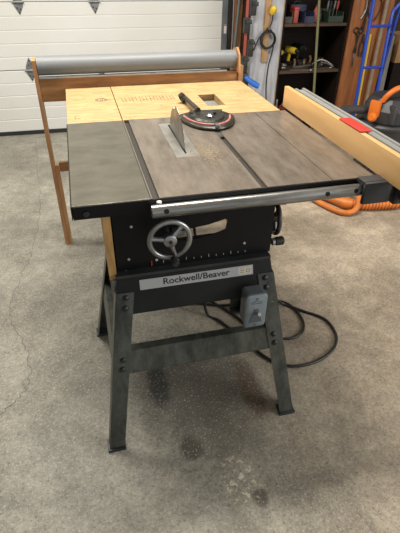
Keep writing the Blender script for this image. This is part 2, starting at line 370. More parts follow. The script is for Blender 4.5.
# ================================================================= TOOL CUPBOARD (open)
YC = 2.8
cup = thing('tool_cupboard', 'open dark wooden tool cupboard with shelves, grey left door and orange-brown right door', 'cupboard', (2.07, YC+0.2, 0))
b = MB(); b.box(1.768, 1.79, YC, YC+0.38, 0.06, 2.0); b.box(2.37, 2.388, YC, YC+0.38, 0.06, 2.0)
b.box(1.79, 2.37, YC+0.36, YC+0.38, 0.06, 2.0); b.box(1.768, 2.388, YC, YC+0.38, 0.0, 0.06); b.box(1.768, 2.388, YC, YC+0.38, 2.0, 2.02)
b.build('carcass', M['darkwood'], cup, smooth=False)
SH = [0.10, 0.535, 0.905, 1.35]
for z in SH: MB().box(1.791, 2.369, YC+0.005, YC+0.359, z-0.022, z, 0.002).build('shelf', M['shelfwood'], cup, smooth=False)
gd = MB(); gd.box(1.505, 1.765, YC-0.02, YC-0.002, 0.03, 2.0, 0.002); gd_o = gd.build('door', M['greyboard'], cup, smooth=False); gd_o['label'] = 'grey painted left door'
MB().box(1.756, 1.7655, YC-0.0215, YC-0.001, 0.03, 2.0).build('edge_strip', M['edgewood'], gd_o, smooth=False)
MB().box(1.595, 1.645, YC-0.04, YC-0.02, 0.63, 2.0, 0.002).build('hanging_batten', M['tanwood'], gd_o, smooth=False)
od = MB(); od.box(2.39, 2.775, YC-0.02, YC-0.002, 0.03, 2.0, 0.002); od_o = od.build('door', M['orangeply'], cup, smooth=False); od_o['label'] = 'orange-brown right door with hanging tools'

def Yp(y): return YC-0.02-y
# extension cord hung on batten
ec = MB(); cx, cz = 1.627, 0.80
pts = [(1.655, YC-0.055, 1.0), (1.65, YC-0.06, 0.94), (1.63, YC-0.06, 0.885), (1.59, YC-0.06, 0.86), (1.545, YC-0.055, 0.80), (1.51, YC-0.055, 0.72)]
ec.tube(smooth_path(pts), 0.006, 8)
for k, R in enumerate((0.062, 0.066, 0.058)):
    ec.ring((cx+0.003*k, YC-0.05-0.009*k, cz), (0.05*k, 1, 0.03), R, 0.0055, 36, 8)
ec.tube(smooth_path([(1.625, YC-0.06, 0.885), (1.66, YC-0.06, 0.86), (1.688, YC-0.055, 0.80), (1.68, YC-0.05, 0.70), (1.66, YC-0.05, 0.6), (1.655, YC-0.05, 0.45), (1.67, YC-0.05, 0.3)]), 0.0055, 8)
er = thing('extension_cord', 'black extension cord coiled on wooden batten of grey door, yellow plug end', 'extension cord', (1.62, YC-0.05, 0.3))
ec.build('cable', M['cable'], er)
MB().lathe([(0.002, -0.03), (0.02, -0.028), (0.026, -0.01), (0.026, 0.015), (0.018, 0.03), (0.006, 0.035)], (1.648, YC-0.07, 1.015), (0.2, -0.4, 0.8), 14).build('plug', M['yellow'], er)
MB().cyl((1.628, YC-0.03, 0.875), (1.628, YC-0.075, 0.885), 0.012, 12).build('hook', M['dsteel'], er)

# bar clamps hanging between jamb and cupboard
def bar_clamp(x, y, zb, barm, gripm, label, headz):
    t = thing('bar_clamp', label, 'clamp', (x, y, zb), 'long clamps hanging right of the door jamb')
    MB().box(x-0.011, x+0.011, y-0.005, y+0.005, zb, 1.9, 0.001).build('bar', M[barm], t, smooth=False)
    j = MB(); j.box(x-0.024, x+0.024, y-0.03, y+0.012, headz, headz+0.11, 0.006); j.box(x-0.017, x+0.017, y-0.085, y-0.03, headz+0.07, headz+0.10, 0.005)
    j.build('jaw', M['bplast'], t)
    j = MB(); j.box(x-0.022, x+0.022, y-0.028, y+0.012, headz-0.30, headz-0.17, 0.006); j.box(x-0.015, x+0.015, y-0.085, y-0.03, headz-0.2, headz-0.175, 0.005); s_ = j.build('sliding_jaw', M['dsteel'], t)
    if gripm:
        g = MB(); g.tube([(x+0.01, y-0.03, headz-0.33), (x+0.04, y-0.05, headz-0.355), (x+0.09, y-0.07, headz-0.385), (x+0.12, y-0.08, headz-0.40)], 0.02, 10, rf=lambda i: (0.018, 0.022, 0.025, 0.02)[i]); g.build('grip', M[gripm], t)
        g = MB(); g.box(x-0.03, x+0.03, y-0.04, y+0.012, headz-0.42, headz-0.30, 0.01); g.build('screw_housing', M['bplast'], t)
    return t
bar_clamp(1.425, 2.72, 0.40, 'redp', 'bluep', 'red-barred clamp with blue handle low beside the brown door jamb', 0.86)
bar_clamp(1.478, 2.745, 0.52, 'steel', None, 'plain dark steel clamp right beside the red-barred clamp', 0.98)
# spare slate-coloured pole
t = MB(); t.tube([(1.40, 3.02, 0.0), (1.53, 3.10, 1.9)], 0.012, 10); tag(t.build('pole', M['track']), 'slim slate-grey pole standing behind the two long clamps', 'pole')

# olive pole in front of the shelves
po = MB(); po.tube([(2.09, 2.6, 0.0), (1.985, 2.74, 1.6)], 0.011, 10)
tag(po.build('pole', M['polem']), 'thin olive pole leaning across the open cupboard front', 'pole')

# things on the shelves
def onto(name, lab, cat, grp, m, builder):
    q = MB(); builder(q); o = q.build(name, m, ang=35); tag(o, lab, cat, grp); return o
z1, z2, z3, z4 = SH[0]+0.001, SH[1]+0.001, SH[2]+0.001, SH[3]+0.001
ya = YC+0.08
# top visible shelf
def parts_bin(x0, x1, z, m, lab, nm='parts_bin'):
    t = thing(nm, lab, 'bin', ((x0+x1)/2, ya+0.05, z))
    b = MB()
    b.box(x0, x1, ya-0.05, ya+0.13, z, z+0.006); b.box(x0, x1, ya-0.05, ya-0.044, z+0.006, z+0.05); b.box(x0, x1, ya+0.124, ya+0.13, z+0.006, z+0.09)
    b.box(x0, x0+0.006, ya-0.044, ya+0.124, z+0.006, z+0.08); b.box(x1-0.006, x1, ya-0.044, ya+0.124, z+0.006, z+0.08); b.build('body', M[m], t, smooth=False)
    return t
parts_bin(1.80, 1.87, z3, 'dsteel', 'small dark open bin at the left end of upper shelf')
parts_bin(1.98, 2.07, z3, 'navy', 'navy open bin right of the red box on upper shelf')
parts_bin(2.20, 2.34, z3, 'green', 'wide dark green bin at the right end of upper shelf')
def bx(q, x0, x1, y0, y1, z0, z1): q.box(x0, x1, y0, y1, z0, z1, 0.004)
rb = thing('tin_box', 'small upright red box on the upper cupboard shelf', 'box', (1.905, ya, z3))
MB().box(1.885, 1.925, ya-0.04, ya+0.06, z3, z3+0.10, 0.004).build('body', M['redp'], rb); MB().box(1.883, 1.927, ya-0.042, ya+0.062, z3+0.1002, z3+0.115, 0.003).build('lid', M['red'], rb)
cs = thing('tool_case', 'navy tool case lying on top beside the red box', 'case', (1.95, ya+0.22, z3))
MB().box(1.93, 2.08, ya+0.14, ya+0.24, z3, z3+0.12, 0.008).build('body', M['navy'], cs)
MB().tube([(1.975, ya+0.18, z3+0.12), (1.98, ya+0.18, z3+0.14), (2.03, ya+0.18, z3+0.14), (2.035, ya+0.18, z3+0.12)], 0.006, 8).build('handle', M['bplast'], cs)
for k, (x, h, m, lab) in enumerate([(2.115, 0.13, 'redp', 'dull red bottle on upper shelf left of the green bin'), (2.155, 0.10, 'dsteel', 'short dark bottle on upper shelf beside the red one'), (1.83, 0.14, 'dsteel', 'tall dark bottle behind the small bin on upper shelf')]):
    bt = thing('bottle', lab, 'bottle', (x, ya+(0.16 if k == 2 else 0.03), z3), 'bottles on the upper shelf'); yb_ = ya+(0.18 if k == 2 else 0.03)
    MB().lathe([(0.02, 0), (0.021, 0.01), (0.021, h*0.65), (0.009, h*0.82), (0.009, h*0.9)], (x, yb_, z3), n=14).build('body', M[m], bt)
    MB().lathe([(0.011, h*0.9), (0.011, h), (0.006, h+0.004)], (x, yb_, z3), n=12).build('cap', M['yellow' if k == 2 else 'bplast'], bt)
for k, (x0, zz, dx, m) in enumerate([(2.22, 0.055, 0.004, 'steel'), (2.25, 0.06, 0.002, 'dsteel'), (2.28, 0.06, 0.006, 'steel'), (2.315, 0.055, 0.003, 'redp')]):
    q = thing('screwdriver', ['steel-handled screwdriver leftmost in the green bin', 'dark screwdriver second in the green bin', 'steel screwdriver third in the green bin', 'red screwdriver rightmost in the green bin'][k], 'screwdriver', (x0, ya+0.04, z3+0.0065), 'screwdrivers in the green bin')
    MB().tube([(x0, ya+0.04, z3+0.0075), (x0+dx, ya+0.04, z3+0.09)], 0.003, 8).build('shaft', M['steel'], q)
    MB().tube([(x0+dx, ya+0.04, z3+0.088), (x0+dx*1.3, ya+0.04, z3+0.11), (x0+dx*1.9, ya+0.04, z3+0.155)], 0.01, 8, rf=lambda i: (0.007, 0.011, 0.010)[i]).build('handle', M[m], q)
# middle shelf: cordless drills
def drill(x, y, z, m, lab, s=1.0, m2='bplast', ang=-70):
    """an upright cordless drill standing on its battery, nose turned by ang"""
    t = thing('cordless_drill', lab, 'drill', (x, y, z), 'power drills on the middle shelf')
    T4 = Matrix.Translation((x, y, z)) @ Matrix.Rotation(math.radians(ang), 4, 'Z') @ Matrix.Scale(s, 4)
    def B(fn, name, mm):
        q = MB(); fn(q); bmesh.ops.transform(q.bm, matrix=T4, verts=q.bm.verts); q.build(name, M[mm], t)
    B(lambda q: q.lathe([(0.018, -0.075), (0.033, -0.07), (0.036, -0.02), (0.033, 0.04), (0.024, 0.06)], (0, 0, 0.15), (1, 0, 0), 16), 'motor_housing', m)
    B(lambda q: q.lathe([(0.020, 0.06), (0.018, 0.085), (0.009, 0.1)], (0, 0, 0.15), (1, 0, 0), 14), 'chuck', 'dsteel')
    B(lambda q: q.tube([(-0.02, 0, 0.13), (-0.028, 0, 0.085), (-0.035, 0, 0.035)], 0.017, 10), 'grip', m2)
    B(lambda q: q.box(-0.075, 0.02, -0.03, 0.03, 0, 0.042, 0.006), 'battery', 'bplast')
    return t
drill(1.87, ya+0.17, z2, 'yellow', 'yellow drill standing at the left end of the middle shelf', 0.72, 'yellow', -10)
drill(1.99, ya+0.15, z2, 'yellow', 'larger yellow drill with round housing on the middle shelf', 0.85, 'yellow', -65)
drill(2.09, ya+0.19, z2, 'green', 'dark green drill right of the yellow drills', 0.95, 'bplast', -80)
# wrenches and bars, piled to the right
def wrench(x, y, z, a, L, m, lab, tilt=0.0):
    t = MB(); d = Vector((math.cos(a), math.sin(a), tilt)); p = Vector((x, y, z)); nrm = Vector((-math.sin(a), math.cos(a), 0))
    def fl(pts2):   # flat outline extruded in z
        th = 0.006; t.prism(pts2, lambda u, v: p+d*u+nrm*v, lambda u, v: p+d*u+nrm*v+Vector((0, 0, th)))
    fl([(0.02, -0.008), (L-0.02, -0.006), (L-0.02, 0.006), (0.02, 0.008)])
    fl([(0.022, -0.009), (0.022, 0.009), (0.0, 0.02), (-0.022, 0.018), (-0.01, 0.008), (-0.01, -0.008), (-0.022, -0.018), (0.0, -0.02)])
    n = 16; t.ring(p+d*(L-0.006)+Vector((0, 0, 0.003)), (0, 0, 1), 0.013, 0.0048, 18, 6)
    return tag(t.build('wrench', M[m], smooth=False), lab, 'wrench', 'wrenches on the middle shelf')
wl = ['bright wrench lying diagonally in front of the yellow drills', 'dark wrench beside the green drill on the middle shelf', 'steel wrench in the middle of the wrench heap', 'long steel wrench near the shelf front at right', 'dark wrench at the right end of the middle shelf', 'steel wrench lying behind the heap on the middle shelf']
for k, (x, y, a, L, m, dz) in enumerate([(1.93, ya-0.045, -0.25, 0.17, 'steel', 0), (2.11, ya+0.0, 0.3, 0.15, 'dsteel', 0), (2.15, ya-0.05, 0.15, 0.17, 'steel', 0.001), (2.14, ya+0.06, -0.1, 0.12, 'steel', 0.012), (2.27, ya+0.03, 1.2, 0.14, 'dsteel', 0), (2.13, ya+0.09, 0.1, 0.12, 'steel', 0)]):
    wrench(x, y, z2+dz, a, L, m, wl[k])
hg = thing('pipe_wrench', 'large curved dull pliers at the right end of middle shelf', 'pliers', (2.25, ya, z2))
MB().tube(smooth_path([(2.19, ya-0.02, z2+0.012), (2.24, ya+0.03, z2+0.035), (2.29, ya+0.0, z2+0.035), (2.33, ya-0.04, z2+0.012)]), 0.008, 8).build('handle', M['steel'], hg)
MB().tube(smooth_path([(2.19, ya+0.1, z2+0.012), (2.25, ya+0.08, z2+0.05), (2.30, ya+0.04, z2+0.045), (2.345, ya-0.01, z2+0.012)]), 0.008, 8).build('handle', M['steel'], hg)
MB().box(2.17, 2.21, ya+0.02, ya+0.06, z2, z2+0.03, 0.005).build('jaw', M['dsteel'], hg)
# bottom shelf
gr = thing('bench_grinder', 'dark round bench grinder with bright guards on the lowest visible shelf', 'grinder', (2.2, ya+0.02, z1))
MB().box(2.14, 2.26, ya-0.04, ya+0.08, z1, z1+0.03, 0.006).build('base', M['dsteel'], gr)
MB().lathe([(0.03, -0.06), (0.05, -0.055), (0.055, 0.0), (0.05, 0.055), (0.03, 0.06)], (2.2, ya+0.02, z1+0.085), (1, 0, 0), 20).build('motor', M['dsteel'], gr)
for dx in (-0.085, 0.085):
    MB().lathe([(0.03, -0.02), (0.08, -0.018), (0.083, 0), (0.08, 0.018), (0.03, 0.02)], (2.2+dx, ya+0.02, z1+0.09), (1, 0, 0), 24).build('wheel_guard', M['bplast'], gr)
    MB().ring((2.2+dx*1.27, ya+0.02, z1+0.09), (1, 0, 0), 0.07, 0.006, 30, 6).build('guard_rim', M['chrome'], gr)
rd = MB(); rd.tube(smooth_path([(1.85, ya, z1+0.008), (1.9, ya+0.03, z1+0.12), (1.98, ya+0.04, z1+0.14), (2.08, ya+0.05, z1+0.09), (2.1, ya-0.02, z1+0.008), (2.0, ya-0.04, z1+0.008)]), 0.005, 8)
tag(rd.build('cable', M['redp']), 'thin dull red cable looping on the lowest cupboard shelf', 'cable')
for k, (x, y, m, h, lab) in enumerate([(1.83, ya+0.15, 'steel', 0.10, 'pale metal can leftmost on the lowest shelf'), (1.90, ya+0.20, 'white', 0.13, 'white-bodied can behind the red cable'), (2.06, ya+0.19, 'steel', 0.11, 'metal can left of the bench grinder')]):
    c_ = thing('can', lab, 'can', (x, y, z1), 'cans on the lowest shelf')
    MB().lathe([(0.028, 0), (0.03, 0.004), (0.03, h-0.01), (0.027, h)], (x, y, z1), n=18).build('body', M[m], c_)
    MB().lathe([(0.03, h-0.006), (0.03, h+0.004), (0.02, h+0.006)], (x, y, z1), n=18).build('lid', M['chrome'], c_)

# more small clutter: coils, planes, boxes
for k, (x, y, z, R_, m, lab) in enumerate([(2.165, ya+0.225, z2, 0.036, 'dsteel', 'dark coil of hose behind the wrench heap'), (2.315, ya+0.225, z2, 0.036, 'bplast', 'black cable coil at the back right of the middle shelf'), (1.86, ya+0.02, z2, 0.03, 'steel', 'small steel wire coil at the front left of the middle shelf'), (1.98, ya+0.21, z1, 0.04, 'redp', 'red cable coil at the back of the lowest shelf'), (2.12, ya+0.22, z3, 0.04, 'steel', 'steel wire coil behind bottles on the upper shelf')]):
    q = MB()
    for i in range(4): q.ring((x+0.003*i, y, z+0.007+0.010*i), (0.08, 0.05*(-1)**i, 1), R_-0.002*i, 0.0058, 28, 7)
    tag(q.build('wire_coil', M[m]), lab, 'coil', 'wire and hose coils in the cupboard')
def hand_plane(x, y, z, ang, m, lab):
    t = thing('hand_plane', lab, 'hand plane', (x, y, z), 'hand planes on the middle shelf'); T4 = Matrix.Translation((x, y, z)) @ Matrix.Rotation(ang, 4, 'Z')
    for fn, nm, mm in ((lambda q: q.box(-0.08, 0.08, -0.022, 0.022, 0, 0.02, 0.003), 'sole', m), (lambda q: q.lathe([(0.008, 0), (0.013, 0.02), (0.010, 0.035), (0.003, 0.04)], (0.055, 0, 0.02), (0, 0, 1), 12), 'front_knob', 'jamb'), (lambda q: q.tube([(-0.055, 0, 0.02), (-0.05, 0, 0.05), (-0.062, 0, 0.075)], 0.01, 8), 'rear_handle', 'jamb'), (lambda q: q.box(-0.02, 0.03, -0.018, 0.018, 0.02, 0.05, 0.004), 'blade_frame', 'dsteel')):
        q = MB(); fn(q); bmesh.ops.transform(q.bm, matrix=T4, verts=q.bm.verts); q.build(nm, M[mm], t)
hand_plane(2.03, ya+0.045, z2, 0.25, 'steel', 'steel hand plane in front of the green drill')
hand_plane(2.24, ya+0.135, z2, -0.4, 'dsteel', 'dark hand plane among the heap at right of the middle shelf')
# tools hanging on the orange-brown door
yd = YC-0.021
def hanging(name, lab, cat, m, fn, pos):
    t = thing(name, lab, cat, pos, 'tools hanging on the orange-brown door'); fn(t); return t
def f_scissors(t):
    for s in (-1, 1):
        q = MB(); q.ring((2.475+s*0.024, yd-0.008, 0.85), (0, 1, 0), 0.022, 0.005, 24, 6); q.tube([(2.475+s*0.014, yd-0.008, 0.83), (2.475-s*0.012, yd-0.008, 0.67)], 0.006, 8); q.build('handle', M['dsteel'], t)
        q = MB(); q.prism([(-s*0.012, 0.67), (-s*0.002, 0.66), (s*0.006, 0.56), (s*0.0, 0.55)], lambda a, b: (2.475+a, yd-0.010, b), lambda a, b: (2.475+a, yd-0.005, b)); q.build('blade', M['steel'], t)
hanging('tin_snips', 'long dark snips with ring handles hanging on the orange-brown door', 'snips', None, f_scissors, (2.475, yd, 0.55))
def f_pl(t):
    for s in (-1, 1):
        MB().tube(smooth_path([(2.535+s*0.008, yd-0.008, 0.77), (2.535+s*0.022, yd-0.008, 0.72), (2.535+s*0.012, yd-0.008, 0.64)]), 0.006, 8).build('handle', M['bplast'], t)
    MB().prism([(-0.014, 0.77), (0.014, 0.77), (0.006, 0.82), (-0.006, 0.82)], lambda a, b: (2.535+a, yd-0.014, b), lambda a, b: (2.535+a, yd-0.002, b)).build('jaw', M['dsteel'], t)
hanging('pliers', 'small black pliers hanging right of the ring-handled snips', 'pliers', None, f_pl, (2.535, yd, 0.64))
def f_sickle(t):
    MB().tube(smooth_path([(2.47, yd-0.01, 1.12), (2.50, yd-0.01, 1.06), (2.50, yd-0.01, 1.0), (2.47, yd-0.01, 0.94)]), 0.008, 8, rf=None).build('blade', M['chrome'], t)
    MB().tube([(2.475, yd-0.01, 1.11), (2.46, yd-0.01, 1.2)], 0.012, 8).build('handle', M['dsteel'], t)
hanging('hook_knife', 'bright curved blade hanging at the top left of the orange-brown door', 'blade', None, f_sickle, (2.47, yd, 0.94))
def f_cal(t):
    for s in (-1, 1): MB().tube(smooth_path([(2.585, yd-0.01, 1.12), (2.585+s*0.055, yd-0.01, 1.06), (2.585+s*0.05, yd-0.01, 0.98), (2.585+s*0.012, yd-0.01, 0.92)]), 0.005, 8).build('leg', M['dsteel'], t)
    MB().cyl((2.585, yd-0.001, 1.12), (2.585, yd-0.018, 1.12), 0.012, 12).build('pivot', M['steel'], t)
hanging('calipers', 'dark curved calipers hanging near the top of the orange-brown door', 'calipers', None, f_cal, (2.585, yd, 0.92))
def f_bar(t):
    MB().tube([(2.53, yd-0.01, 1.2), (2.515, yd-0.01, 0.92)], 0.006, 8).build('shaft', M['dsteel'], t)
    MB().tube([(2.515, yd-0.01, 0.94), (2.508, yd-0.01, 0.85)], 0.01, 8).build('handle', M['bplast'], t)
hanging('file', 'thin dark file hanging between the curved blade and calipers', 'file', None, f_bar, (2.51, yd, 0.85))

# boards leaning beyond the door and hand truck
def lean(name, lab, m, x0, x1, y0, y1, h, th=0.018, z0=0.0, dx=0):
    a = MB(); n = Vector((0, 0, 0))
    a.loft([[(x0, y0, z0), (x1, y0, z0), (x1, y0+th, z0), (x0, y0+th, z0)], [(x0+dx, y1, h), (x1+dx, y1, h), (x1+dx, y1+th, h), (x0+dx, y1+th, h)]])
    return tag(a.build(name, M[m], smooth=False), lab, 'board', 'boards leaning right of the cupboard')
lean('board', 'narrow grey board edge leaning behind the blue hand truck', 'edgewood', 2.665, 2.69, 2.72, 2.75, 1.5)
lean('board', 'wide grey plank leaning behind the blue hand truck, rightmost', 'greyb2', 2.80, 2.85, 2.74, 2.775, 0.80)
lean('board', 'dark brown board leaning behind the grey plank', 'jamb', 2.80, 2.87, 2.90, 3.0, 1.5)
cbx = thing('low_cabinet', 'low dark cabinet far right behind the hand truck', 'cabinet', (3.1, 2.98, 0))
MB().box(2.93, 3.45, 2.80, 3.15, 0.05, 0.56, 0.003).build('body', M['darkwood'], cbx); MB().box(2.95, 3.43, 2.83, 3.13, 0, 0.05).build('plinth', M['bplast'], cbx)
crt = thing('wooden_crate', 'tan wooden crate on top of the low dark cabinet', 'crate', (3.12, 2.95, 0.5605))
MB().box(2.945, 3.40, 2.82, 2.832, 0.562, 0.79, 0.002).build('front_board', M['tanwood'], crt); MB().box(2.945, 3.40, 3.10, 3.112, 0.562, 0.79, 0.002).build('back_board', M['tanwood'], crt)
for x in (2.945, 3.388): MB().box(x, x+0.012, 2.8325, 3.0995, 0.562, 0.79, 0.002).build('side_board', M['tanwood'], crt)
MB().box(2.957, 3.388, 2.833, 3.099, 0.562, 0.572).build('bottom_board', M['tanwood'], crt)
lean('board', 'slim yellow stick leaning on the orange-brown door', 'yellow', 2.585, 2.60, 2.71, 2.755, 0.82)

# blue hand truck
ht = thing('hand_truck', 'blue tubular steel hand truck standing against the cupboard door', 'hand truck', (2.5, 2.4, 0))
xa, xb, yh = 2.33, 2.58, 2.45
rl = MB(); rl.tube([(xa, yh-0.1, 0.06), (xa+0.005, yh, 1.5)], 0.0145, 10); rl.build('rail', M['blue'], ht)
rl = MB(); rl.tube([(xb-0.06, yh-0.1, 0.06), (xb-0.05, yh-0.02, 0.95), (xb-0.035, yh, 1.03), (xb+0.05, yh+0.0, 1.12), (xb+0.1, yh, 1.4)], 0.0145, 10); rl.build('rail', M['blue'], ht)
rl = MB(); rl.tube([(xb+0.01, yh+0.05, 0.25), (xb+0.035, yh+0.03, 1.0), (xb+0.04, yh+0.03, 1.05)], 0.0125, 10); rl.build('rear_rail', M['blue'], ht)
for z in (0.30, 0.63, 0.93):
    y_ = yh-0.1+(z-0.06)/1.44*0.1
    q = MB(); q.tube([(xa+0.003, y_, z), (xb-0.055, y_, z)], 0.011, 8); q.tube([(xb-0.055, y_, z), (xb+0.02, y_+0.1, z+0.01)], 0.009, 8); q.build('cross_bar', M['blue'], ht)
MB().box(xa-0.03, xb, yh-0.32, yh-0.09, 0.0, 0.012, 0.002).build('toe_plate', M['blue'], ht)
for x in (xa-0.06, xb+0.0):
    wv = MB(); wv.lathe([(0.05, -0.022), (0.10, -0.02), (0.11, 0), (0.10, 0.02), (0.05, 0.022)], (x, yh+0.1, 0.11), (1, 0, 0), 24); wv.build('wheel', M['bplast'], ht)
MB().tube([(xa-0.06, yh+0.1, 0.11), (xb, yh+0.1, 0.11)], 0.008, 8).build('axle', M['steel'], ht)

# ================================================================= SHOP VACUUM
vx, vy = 2.255, 1.80
vac = thing('shop_vacuum', 'charcoal and orange wheeled shop vacuum behind the rip fence', 'vacuum cleaner', (vx, vy, 0))
MB().lathe([(0.17, 0.07), (0.18, 0.09), (0.20, 0.35), (0.205, 0.37), (0.17, 0.372)], (vx, vy, 0), n=32).build('drum', M['vgrey'], vac)
MB().lathe([(0.17, 0.372), (0.228, 0.374), (0.232, 0.39), (0.222, 0.402), (0.17, 0.405)], (vx, vy, 0), n=32).build('drum_rim', M['vgrey'], vac)
MB().lathe([(0.19, 0.406), (0.20, 0.41), (0.195, 0.49), (0.165, 0.545), (0.15, 0.565), (0.11, 0.575), (0.02, 0.575)], (vx, vy, 0), n=10).build('motor_head', M['vblack'], vac, ang=20)
hd = MB(); hp = smooth_path([(vx-0.14, vy-0.08, 0.555), (vx-0.12, vy-0.10, 0.605), (vx-0.06, vy-0.11, 0.645), (vx+0.02, vy-0.12, 0.64), (vx+0.055, vy-0.15, 0.58), (vx+0.055, vy-0.18, 0.50)]); hd.tube(hp, 0.019, 10); hd.build('handle', M['orange'], vac)
sp = MB(); sp.box(-0.04, 0.04, -0.02, 0.012, 0.45, 0.56, 0.012, Matrix.Translation((vx-0.178, vy-0.07, 0)) @ Matrix.Rotation(math.radians(-65), 4, 'Z')); sp.build('side_panel', M['orange'], vac)
MB().lathe([(0.028, 0), (0.032, 0.01), (0.032, 0.03), (0.02, 0.045)], (vx-0.208, vy-0.11, 0.46), (-0.8, -0.6, 0.1), 14).build('knob', M['orange'], vac)
MB().box(vx-0.03, vx+0.02, vy-0.215, vy-0.18, 0.40, 0.45, 0.008).build('latch', M['chrome'], vac)
for dx in (-0.10, -0.02): MB().box(vx+dx-0.012, vx+dx+0.012, vy-0.20, vy-0.13, 0.42, 0.54, 0.006).build('motor_rib', M['vgrey'], vac)
q = MB(); q.tube([(vx-0.17, vy+0.02, 0.47), (vx-0.30, vy-0.0, 0.485), (vx-0.40, vy-0.02, 0.49)], 0.035, 16, rf=lambda i: (0.03, 0.03, 0.036)[i]); q.build('blower_port', M['vgrey'], vac)
for a in (0.6, 2.2, 3.75, 5.3):
    cxx, cyy = vx+0.16*math.cos(a), vy+0.16*math.sin(a)
    q = MB(); q.lathe([(0.012, -0.012), (0.028, -0.01), (0.028, 0.01), (0.012, 0.012)], (cxx, cyy, 0.028), (1, 0.2, 0), 16); q.box(cxx-0.02, cxx+0.02, cyy-0.012, cyy+0.012, 0.045, 0.085); q.build('caster', M['vblack'], vac)
# ribbed hose from the vacuum, lying on the floor
hs = MB(); hp = smooth_path([(vx-0.05, vy-0.22, 0.20), (2.22, 1.42, 0.16), (2.17, 1.24, 0.06), (2.045, 1.195, 0.036), (1.94, 1.195, 0.036), (1.854, 1.206, 0.036), (1.77, 1.225, 0.036), (1.71, 1.25, 0.036)], 24)
hs.tube(hp, 0.03, 16, rf=lambda i: 0.037 if i % 6 < 3 else 0.028); hso = hs.build('hose', M['hose'], vac, ang=25)
q = MB(); q.tube([(1.72, 1.246, 0.036), (1.68, 1.27, 0.036), (1.64, 1.34, 0.036), (1.58, 1.43, 0.036)], 0.034, 16, rf=lambda i: (0.038, 0.036, 0.030, 0.024)[i]); q.build('hose_cuff', M['hose'], hso)
ec2 = MB(); ec2.tube(smooth_path([(1.50, 1.47, 0.022), (1.54, 1.33, 0.022), (1.59, 1.21, 0.022), (1.64, 1.165, 0.024), (1.70, 1.17, 0.03), (1.74, 1.20, 0.06), (1.78, 1.28, 0.095), (1.80, 1.34, 0.095), (1.80, 1.40, 0.04), (1.82, 1.50, 0.022)]), 0.018, 10)
tag(ec2.build('air_hose', M['hose']), 'smooth orange hose loop crossing the ribbed vacuum hose on the floor', 'hose')

# ================================================================= ROLLER STAND
rs = thing('roller_stand', 'brown wooden outfeed stand with a long grey roller behind the saw', 'roller stand', (0.37, 1.25, 0))
y0 = 1.218
q = MB(); q.loft([[(-0.130, y0, 0), (-0.112, y0, 0), (-0.112, y0+0.07, 0), (-0.130, y0+0.07, 0)], [(-0.131, y0, 0.985), (-0.115, y0, 0.985), (-0.115, y0+0.09, 0.985), (-0.131, y0+0.09, 0.985)]]); q.build('leg', M['standwood_v'], rs, smooth=False)
q = MB(); q.box(-0.111, -0.092, y0+0.005, y0+0.03, 0, 0.48); q.build('leg_batten', M['standwood_v'], rs, smooth=False)
q = MB(); q.box(0.862, 0.885, y0, y0+0.07, 0, 0.93); q.build('leg', M['standwood_v'], rs, smooth=False)
q = MB(); q.prism([(y0-0.03, 0.90), (y0+0.11, 0.90), (y0+0.11, 0.96), (y0+0.08, 1.0), (y0+0.03, 1.012), (y0-0.01, 0.985)], lambda y, z: (0.853, y, z), lambda y, z: (0.8618, y, z)); q.build('roller_bracket', M['standwood_v'], rs, smooth=False)
q = MB(); q.box(-0.1115, 0.861, y0+0.012, y0+0.034, 0.80, 0.905, 0.001); q.build('cross_rail', M['standwood'], rs, smooth=False)
q = MB(); q.box(-0.0915, 0.861, y0+0.03, y0+0.052, 0.435, 0.485, 0.001); q.build('cross_rail', M['standwood'], rs, smooth=False)
q = MB(); q.cyl((-0.112, y0+0.045, 0.955), (0.851, y0+0.045, 0.955), 0.042, 40); q.build('roller', M['pvc'], rs)
q = MB(); q.box(-0.1115, 0.80, y0+0.005, y0+0.03, 0.9055, 0.912); q.build('metal_strip', M['alu'], rs, smooth=False)

# ================================================================= TABLE SAW
H = 0.86
saw = thing('table_saw', 'old black and grey contractor table saw with cast iron top on splayed steel stand', 'table saw', (0.34, 0.15, 0))
# --- tops: blocks with real mitre slots
def top_piece(x0, x1, y0_, y1_, th=0.038, slots=(), cuts=None):
    """profile across x extruded along y; slots = (xa,xb,depth)"""
    pr = [(x0, H-th), (x0, H)]
    for a, b_, d in slots: pr += [(a, H), (a, H-d), (b_, H-d), (b_, H)]
    pr += [(x1, H), (x1, H-th)]
    q = MB(); q.prism(pr, lambda a, z: (a, y0_, z), lambda a, z: (a, y1_, z)); return q
# left wing + main table share one casting line at the left slot
top_piece(0.0, 0.2085, 0.001, 0.686).build('table_wing', M['ironL'], saw, smooth=False, bev=0.0012)['label'] = 'greenish worn left wing of the top'
# main table left of the blade, the throat and right of it
y1t = 0.686
q = top_piece(0.2095, 0.337, 0.001, y1t, slots=[(0.2135, 0.2325, 0.010)]); q.build('table_top', M['iron'], saw, smooth=False)
q = top_piece(0.418, 0.7515, 0.001, y1t, slots=[(0.5275, 0.5465, 0.010)]); q.build('table_top', M['iron'], saw, smooth=False)
MB().box(0.337, 0.418, 0.001, 0.27, H-0.038, H).build('table_top', M['iron'], saw, smooth=False); MB().box(0.337, 0.418, 0.62, y1t, H-0.038, H).build('table_top', M['iron'], saw, smooth=False)
top_piece(0.7535, 0.892, 0.001, y1t).build('table_wing', M['iron'], saw, smooth=False)
q = MB(); q.box(0.0015, 0.890, -0.004, 0.0005, H-0.0385, H-0.0015); q.build('front_edge', M['black'], saw, smooth=False)
q = MB(); q.box(-0.003, -0.0005, -0.004, y1t, H-0.0385, H-0.0015); q.build('side_edge', M['black'], saw, smooth=False)
q = MB(); q.cyl((0.035, -0.0035, H-0.023), (0.035, -0.0075, H-0.023), 0.008, 14); q.build('bolt', M['ledge'], saw)
